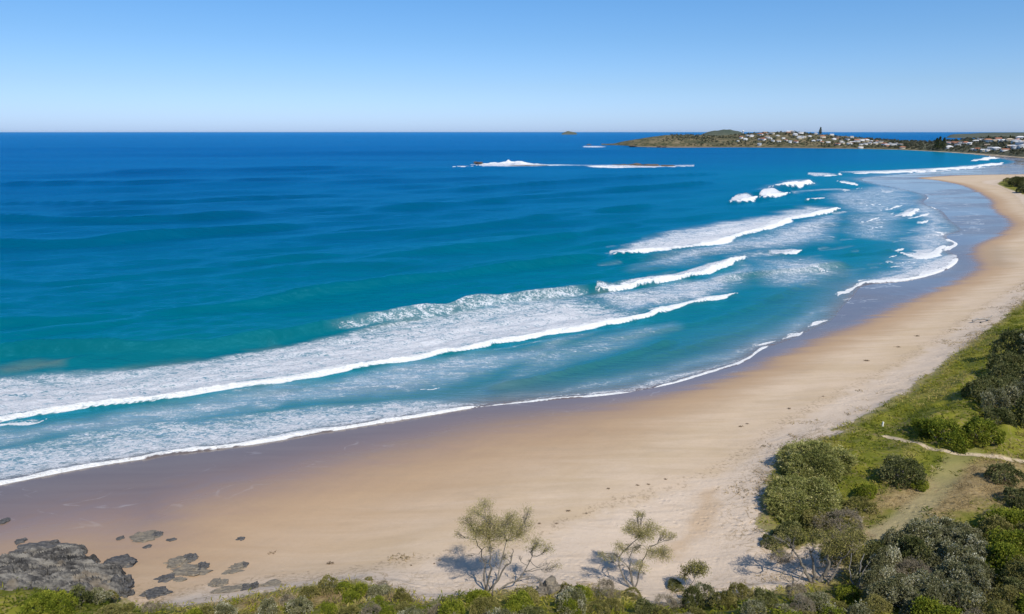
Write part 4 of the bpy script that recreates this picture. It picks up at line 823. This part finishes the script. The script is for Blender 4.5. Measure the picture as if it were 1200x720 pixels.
build_tree("coastal_tree", (812, 694), [(*z2(780, 395), .40, .9), (*z2(825, 405), .4, .9), (*z2(750, 430), .35, .8), (*z2(845, 440), .35, .7), (*z2(730, 470), .3, .7), (*z2(800, 450), .4, .8), (*z2(690, 560), .3, .5)], [z2(790, 480), z2(740, 500)], M_OLIVE, M_PBARK, "small grey green sapling with pale stems left of the gnarly tree, near the bottom edge", 103, .15, .05, 300, .06, .5)
z3 = lambda x, y: (860 + x / 5.145, 580 + y / 5.145)
build_tree("gnarled_tree", (953, 682), [(*z3(430, 290), .45, .7), (*z3(500, 330), .45, .8), (*z3(560, 330), .55, 1), (*z3(640, 320), .6, 1.1), (*z3(700, 330), .55, 1), (*z3(660, 380), .5, .9), (*z3(590, 390), .5, .9), (*z3(540, 290), .4, .7), (*z3(360, 290), .4, .5), (*z3(300, 340), .4, .6), (*z3(250, 350), .35, .5), (*z3(730, 340), .35, .8), (*z3(450, 270), .35, .5), (*z3(620, 430), .35, .4)],
   [z3(360, 380), z3(445, 380), z3(520, 370), z3(600, 400)], M_OLIVE, M_BARK, "gnarled tree with bare forked trunk on the sand below the two green domes", 104, .16, .05, 380, .15, .9, [z3(270, 465), z3(350, 350), z3(400, 340), z3(300, 300), z3(240, 300)])
dt = G(1010, 690)[0]; droot = empty("dead_tree", tuple(dt)); tb = Tubes(); r_ = np.random.default_rng(9)
for e in [(-.9, .3, 2.6), (.4, .2, 2.0), (-.3, -.2, 2.9)]: tb.add(limb((0, 0, -.2), e, .12, r_, 8), np.linspace(.07, .02, 8), 6)
obj("trunk", tb.mesh("trunk", M_PBARK), droot); tag(droot, "bare pale grey dead tree stems right of the gnarled tree", "tree")

# ------------------------------------------------------------------ SHRUBS
PROTO = {}
def proto(kind, var):
    key = (kind, var)
    if key in PROTO: return PROTO[key]
    sd = hash(kind) * 0 + sum(map(ord, kind)) * 13 + var
    if kind == "banksia": V, F, T, cen = crown(sd, 1.6, 1.7, 20, 120, .17, .055, 7, .8, .34, .35); mat = M_BANK
    elif kind == "dark": V, F, T, cen = crown(sd, 1.6, 1.5, 20, 130, .16, .06, 7, .8, .34, .3); mat = M_DARK
    elif kind == "green": V, F, T, cen = crown(sd, 1.6, 1.3, 24, 130, .17, .065, 6, .7, .32, .2); mat = M_GREEN
    elif kind == "olive": V, F, T, cen = crown(sd, 1.6, 1.3, 22, 110, .16, .05, 6, .8, .33, .2); mat = M_OLIVE
    elif kind == "grey": V, F, T, cen = crown(sd, 1.5, 1.3, 18, 90, .22, .022, 6, .9, .36, .2); mat = M_GREY
    elif kind == "dome": V, F, T, cen = crown(sd, 3.2, 2.3, 52, 190, .29, .045, 8, .6, .25, .3); mat = M_PAND
    fm = mesh_np("foliage", V, F, mat, {"tone": T}); tb = Tubes(); r = np.random.default_rng(sd)
    for c in cen[::2]: tb.add(limb((r.normal(0, .08), r.normal(0, .08), -.3), c * .95, .12, r, 6), np.linspace(.06, .018, 6), 5)
    PROTO[key] = (fm, tb.mesh("stems", M_BARK), {"dome": 3.9}.get(kind, 2.1)); return PROTO[key]
def shrub(kind, u, v, wpx, lab, grp=None, hs=1.0, var=None, p=None):
    """u, v: the foot of the shrub; wpx: its width in the photo"""
    b = G(u, v)[0] if p is None else p; w = wpx * px_m(b); fm, sm, rad = proto(kind, rnd.randrange(3) if var is None else var); s = w / 2 / rad
    root = empty("shrub", (b[0], b[1], b[2] - .08), rnd.uniform(0, 6.28)); a_ = rnd.uniform(.82, 1.22) if kind != "dome" else 1.0; root.scale = (s * a_, s / a_, s * hs); root.rotation_euler = (rnd.uniform(-.16, .16), rnd.uniform(-.16, .16), rnd.uniform(0, 6.28))
    obj("foliage", fm, root); obj("stems", sm, root); return tag(root, lab, "shrub", grp)
shrub("dome", 955, 550, 96, "upper of the two big rounded green domes beside the sand", hs=.80, var=0)
shrub("dome", 942, 597, 98, "lower of the two big rounded green domes beside the sand", hs=.82, var=1)
shrub("dark", 1058, 563, 54, "dark rounded shrub standing alone in the grass right of the domes", hs=1.0, var=0)
shrub("dark", 1045, 556, 26, "small dark shrub touching the left of the lone dark shrub", hs=.9, var=1)
shrub("green", 1078, 572, 24, "small green shrub on the right flank of the lone dark shrub", hs=.9, var=2)
for u, v, w, k, lab in [(1106, 517, 56, "green", "broad low bright green shrub above the narrow sandy path"), (1152, 517, 50, "green", "yellow green shrub at the right end of the row above the sandy path"), (1080, 505, 34, "green", "low green shrub at the head of the sandy path"),
                        (1178, 565, 40, "dark", "dark shrub at the right edge below the sandy path"), (1196, 592, 40, "dark", "dark shrub at the right edge above the bright green thicket"), (1168, 610, 26, "grey", "grey twiggy shrub at the lower edge of the dry grass"),
                        (925, 632, 44, "dark", "dark spreading shrub under the lower green dome by the sand"), (902, 638, 26, "dark", "low dark shrub at the sand edge left of the gnarled tree"), (985, 622, 60, "grey", "grey dry shrub right below the lower green dome"), (1010, 600, 40, "olive", "olive shrub on the right flank of the lower green dome"), (955, 618, 44, "olive", "olive shrub between the lower dome and the pale track"),
                        (1016, 580, 30, "green", "low green shrub in the grass right of the lower dome"), (985, 660, 46, "olive", "olive bush behind the gnarled tree trunk"), (915, 655, 30, "grey", "dry twiggy bush on the sand left of the gnarled tree"),
                        (612, 712, 42, "green", "rounded bright green bush right of the tall wispy tree foot"), (560, 708, 40, "green", "bright leafy bush at the foot of the tall wispy tree"), (668, 712, 46, "banksia", "dark domed bush right of the tan rock"), (665, 700, 30, "grey", "pale grey dead bush on top of the dark domed bush"),
                        (448, 688, 20, "grey", "thin dry bush standing up on the crest of the bank"), (432, 680, 12, "olive", "wispy sapling on the sand above the bank"), (792, 690, 24, "dark", "dark bush standing in for tree shadow between the two small open trees"),  # the dark bush here stands in for the sapling's shadow on the sand
                        (50, 716, 40, "green", "bright green bush in the grass below the rock outcrop"), (70, 712, 36, "green", "green bush at the centre of the grassy slope below the outcrop"), (92, 708, 36, "dark", "dark green bush directly under the rock outcrop"), (112, 706, 30, "banksia", "grey green bush at the right foot of the outcrop"), (128, 703, 22, "olive", "small olive bush beside the lowest boulders"), (1190, 216, 16, "dark", "dark bush on the far dune at the right edge, nearer one"), (1182, 214, 12, "olive", "olive bush at the seaward end of the far dune scrub")]:
    shrub(k, u, v, w, lab)
for i in range(14):                       # far dune scrub
    u = rnd.uniform(1185, 1290); v = rnd.uniform(211, 226) + (u - 1185) * .12; shrub("dark", u, v, rnd.uniform(10, 18), "dark coastal bush in the patch of scrub on the far dune", "bushes on the far dune", 1.2)
placed = [(644, 702, 52), (640, 708, 40)]
def fill(poly, n, size, kinds, lab, grp, hs=(.85, 1.2), gap=.46, tries=6000):
    poly = np.array(poly, float); lo = poly.min(0); hi = poly.max(0); k = 0
    for _ in range(tries):
        if k >= n: break
        c = np.array([rnd.uniform(lo[0], hi[0]), rnd.uniform(lo[1], hi[1])])
        if not inside(c[None], poly)[0]: continue
        w = rnd.uniform(*size)
        if any(abs(c[0] - q[0]) < gap * (w + q[2]) * .5 * 1.0 and abs(c[1] - q[1]) < gap * (w + q[2]) * .30 for q in placed): continue
        placed.append((c[0], c[1], w)); kd = rnd.choices([a for a, _ in kinds], [b for _, b in kinds])[0]
        word = {"banksia": "grey green", "dark": "dark green", "green": "bright green", "olive": "olive", "grey": "dry grey"}[kd]
        shrub(kd, c[0], c[1], w, f"{word} shrub {lab}", f"{word} shrubs {grp}", rnd.uniform(*hs)); k += 1
fill([(1160, 444), (1182, 424), (1205, 410), (1260, 392), (1290, 430), (1260, 520), (1200, 505), (1172, 505), (1154, 478), (1152, 455)], 26, (30, 46), [("banksia", 5), ("dark", 4)], "in the dark mass on the dune at the right edge", "in the dark mass on the dune", (1.1, 1.6))
fill([(1120, 640), (1095, 628), (1060, 640), (1020, 655), (1010, 690), (1050, 720), (1140, 715), (1150, 665), (1140, 640)], 26, (38, 58), [("banksia", 7), ("dark", 2.5), ("grey", .6)], "in the tall grey thicket at the lower right", "in the lower right thicket", (1.1, 1.5))
fill([(1150, 640), (1175, 615), (1215, 605), (1270, 650), (1270, 740), (1150, 735), (1140, 700)], 22, (38, 56), [("green", 6), ("olive", 2), ("dark", 1)], "in the leafy thicket in the bottom right corner", "in the bottom right corner", (.9, 1.3))
fill([(960, 700), (1000, 695), (1060, 715), (1150, 730), (1150, 775), (930, 775), (900, 720)], 26, (36, 54), [("green", 2), ("olive", 3), ("banksia", 3), ("grey", 1)], "along the bottom edge right of the gnarled tree", "along the bottom right edge", (.8, 1.2))
fill([(760, 712), (800, 706), (850, 699), (900, 697), (950, 703), (940, 775), (740, 775), (740, 730)], 32, (30, 46), [("olive", 4), ("banksia", 2), ("grey", 2.4), ("green", 1), ("dark", 1)], "along the bottom edge left of the gnarled tree", "along the bottom edge", (.9, 1.6))
fill([(470, 711), (500, 718), (560, 703), (640, 697), (700, 692), (745, 700), (745, 775), (470, 775)], 40, (30, 46), [("olive", 4), ("banksia", 1.8), ("green", 2), ("grey", 2), ("dark", 1)], "along the bottom edge below the two open trees", "below the two open trees", (.8, 1.4))
fill([(370, 690), (395, 688), (440, 692), (478, 705), (485, 775), (300, 775), (300, 715), (330, 702)], 30, (24, 38), [("banksia", 3), ("green", 3), ("grey", 1.2), ("olive", 2)], "on the bank left of the tall wispy tree", "on the bank left of the wispy tree", (.9, 1.35))
fill([(120, 712), (160, 706), (215, 720), (300, 715), (300, 775), (60, 775)], 26, (24, 36), [("olive", 4), ("banksia", 2), ("grey", 1.4), ("green", 1.2)], "on the low bank right of the rock outcrop", "on the bank right of the outcrop", (.75, 1.15))

fill([(1275, 640), (1400, 600), (1480, 740), (1270, 740)], 16, (40, 58), [("green", 4), ("dark", 2), ("banksia", 3)], "in the thicket past the right corner", "past the right corner", (.9, 1.4))
# ------------------------------------------------------------------ GROUND COVER (nobody could count it)
def scatter(n, box, seed, cond):
    r = np.random.default_rng(seed); q = np.column_stack([r.uniform(box[0], box[1], n), r.uniform(box[2], box[3], n)]); return q[cond(q)]
goldf = lambda q: np.maximum(np.maximum(sdist(q, GOLD), sdist(q, GOLD2)), sdist(q, GOLD3))
def in_view(q): 
    a = np.arctan2(q[:, 0], q[:, 1]); d = np.hypot(q[:, 0], q[:, 1]); return (np.abs(a) < R(50)) & (d > 28)
def blades(name, q, k, L, Wd, up, mat, tone, label, seed, spread=.18):
    r = np.random.default_rng(seed); z = H(q); n = len(q) * k; c = np.repeat(np.column_stack([q, z]), k, 0); c[:, :2] += r.normal(0, spread, (n, 2)); c[:, 2] += .0
    d = unit(r.normal(size=(n, 3)) * np.array([1, 1, .3]) + [0, 0, up]); V, F = leaf_quads(c, d, L * r.uniform(.5, 1.3, n), Wd * r.uniform(.7, 1.3, n), r)
    tag(obj(name, mesh_np(name, V, F, mat, {"tone": np.repeat(np.clip(np.repeat(tone, k) + r.normal(0, .12, n), 0, 1), 4)})), label, "grass", kind="stuff")
M_GRASS = leaf_mat("grass_blade", [(0, (.085, .112, .010)), (.35, (.19, .205, .016)), (.6, (.28, .26, .03)), (1, (.37, .31, .10))], .3)
M_STRAW = leaf_mat("straw_blade", [(0, (.15, .115, .055)), (.5, (.36, .27, .135)), (1, (.50, .40, .24))], .2)
def grass_cond(q):
    pbd = poly_dist(q, path_b)[0]; pad = poly_dist(q, path_a)[0]
    return in_view(q) & (vegdist(q) > .1) & (goldf(q) < .8) & (pad > .55) & ((pbd > .9) | (rng.random(len(q)) < .15))
q = scatter(88000, (-50, 165, 28, 185), 3, grass_cond); ang = R(38); aq = q[:, 0] * math.cos(ang) + q[:, 1] * math.sin(ang); bq = -q[:, 0] * math.sin(ang) + q[:, 1] * math.cos(ang)
tone = np.clip((fbm(aq / 8, bq / 3.0, 91, 4) - .5) * 2.6 + .42 + .25 * sstep(2.5, .2, vegdist(q)), 0, 1)
blades("grass", q, 7, .42, .075, .75, M_GRASS, tone, "low green and yellowish dune grass and creepers carpeting the dune", 4, .22)
q = scatter(48000, (-50, 150, 28, 120), 5, lambda q: in_view(q) & (goldf(q) > -1.2) & (poly_dist(q, path_a)[0] > .5) & (poly_dist(q, path_b)[0] > .8) & (vegdist(q) > 0))
blades("dry_grass", q, 10, .5, .03, .9, M_STRAW, np.clip(.5 + (fbm(q[:, 0] / 3, q[:, 1] / 3, 95, 3) - .5) * 2, 0, 1), "dry golden grass on the back of the dune", 6)
q = scatter(90000, (-10, 125, 38, 175), 7, lambda q: in_view(q) & (vegdist(q) < .3) & (vegdist(q) > -5.5))
q = q[(fbm(q[:, 0] / 3.2, q[:, 1] / 2.2, 97, 3) > .56 + .02 * -vegdist(q)) & (fbm(q[:, 0] / 14, q[:, 1] / 14, 99, 2) > .42)]
blades("dune_creeper", q, 5, .32, .05, .5, M_STRAW, np.clip(.35 + (fbm(q[:, 0] / 2, q[:, 1] / 2, 98, 3) - .5) * 2, 0, 1), "dry straggling creepers and grass litter on the sand in front of the dune", 8, .14)

# ------------------------------------------------------------------ small things on the sand
M_WEED = flat_mat("seaweed", (.17, .12, .075), .8, .4, 4)
def weed(u, v, w, lab, grp=None):
    p = G(u, v)[0]; r = np.random.default_rng(int(u * 7 + v)); s = w * px_m(p) * .36; n = 70
    c = r.normal(size=(n, 3)) * np.array([s * .55, s * .40, .03]); c[:, 2] = np.abs(c[:, 2]) + .01
    V, F = leaf_quads(c, unit(r.normal(size=(n, 3)) * np.array([1, 1, .35])), s * r.uniform(.3, .8, n), s * .22 * r.uniform(.6, 1.2, n), r)
    return tag(obj("seaweed", mesh_np("seaweed", V, F, M_WEED), None, tuple(p)), lab, "seaweed", grp)
for u, v, w in [(666, 599, 6), (632, 614, 5), (652, 614, 4), (687, 602, 4), (747, 569, 5), (760, 568, 5), (713, 573, 5), (780, 562, 5), (868, 500, 6), (876, 497, 4), (925, 479, 5), (965, 465, 5), (1016, 423, 7), (1053, 407, 6), (1075, 394, 5), (509, 661, 4), (482, 663, 4), (515, 657, 4)]:
    weed(u, v, w, "small dark clump of seaweed left on the sand by the tide", "seaweed clumps on the sand")
weed(387, 661, 11, "larger dark brown clump of weed alone above the grassy bank"); weed(318, 649, 11, "faint brown clump of weed on the damp sand above the rocks")
S = NT("white_paint"); S.bsdf(Base_Color=(.80, .79, .74), Roughness=.6); M_WPAINT = S.m
def post(u, v, h, lab):
    p = G(u, v)[0]; bm = bmesh.new(); bmesh.ops.create_cube(bm, size=1); bmesh.ops.scale(bm, vec=(.15, .15, h + .3), verts=bm.verts); bmesh.ops.bevel(bm, geom=bm.edges[:], offset=.015, segments=2, affect='EDGES')
    me = bpy.data.meshes.new("marker_post"); bm.to_mesh(me); bm.free(); me.materials.append(M_WPAINT); o = obj("marker_post", me, None, (p[0], p[1], p[2] + h / 2 - .15)); o.rotation_euler = (0, .1, .3); return tag(o, lab, "post")
post(1034, 500, .55, "short white marker post in the green creeper above the path")
dl = G(1150, 378)[0]; lg = empty("driftwood", tuple(dl)); r_ = np.random.default_rng(4)
for nm, a, b, rad, mt in [("log", (-1.4, .4, .2), (1.6, .1, .45), .20, M_PBARK), ("log", (-.6, -.6, .15), (2.2, -.2, .3), .17, M_BARK), ("root", (1.2, .2, .3), (2.3, .8, 1.1), .09, M_PBARK)]:
    tb = Tubes(); tb.add(limb(a, b, .05, r_, 8), np.linspace(rad, rad * .6, 8), 7); obj(nm, tb.mesh(nm, mt), lg)
tag(lg, "tangle of driftwood logs on the sand at the foot of the dune", "driftwood")

# ------------------------------------------------------------------ AIR
bm = bmesh.new(); bmesh.ops.create_cube(bm, size=1); bmesh.ops.scale(bm, vec=(140000, 140000, 120), verts=bm.verts); bmesh.ops.translate(bm, vec=(0, 0, 40), verts=bm.verts)
me = bpy.data.meshes.new("haze"); bm.to_mesh(me); bm.free()
hm_ = bpy.data.materials.new("haze_air"); hm_.use_nodes = True; ht = hm_.node_tree; ht.nodes.clear(); ho = ht.nodes.new("ShaderNodeOutputMaterial"); hv = ht.nodes.new("ShaderNodeVolumePrincipled")
hv.inputs["Color"].default_value = (.72, .86, 1, 1); hv.inputs["Density"].default_value = 0.45e-5; ht.links.new(hv.outputs[0], ho.inputs["Volume"]); me.materials.append(hm_)
tag(obj("haze", me), kind="stuff")
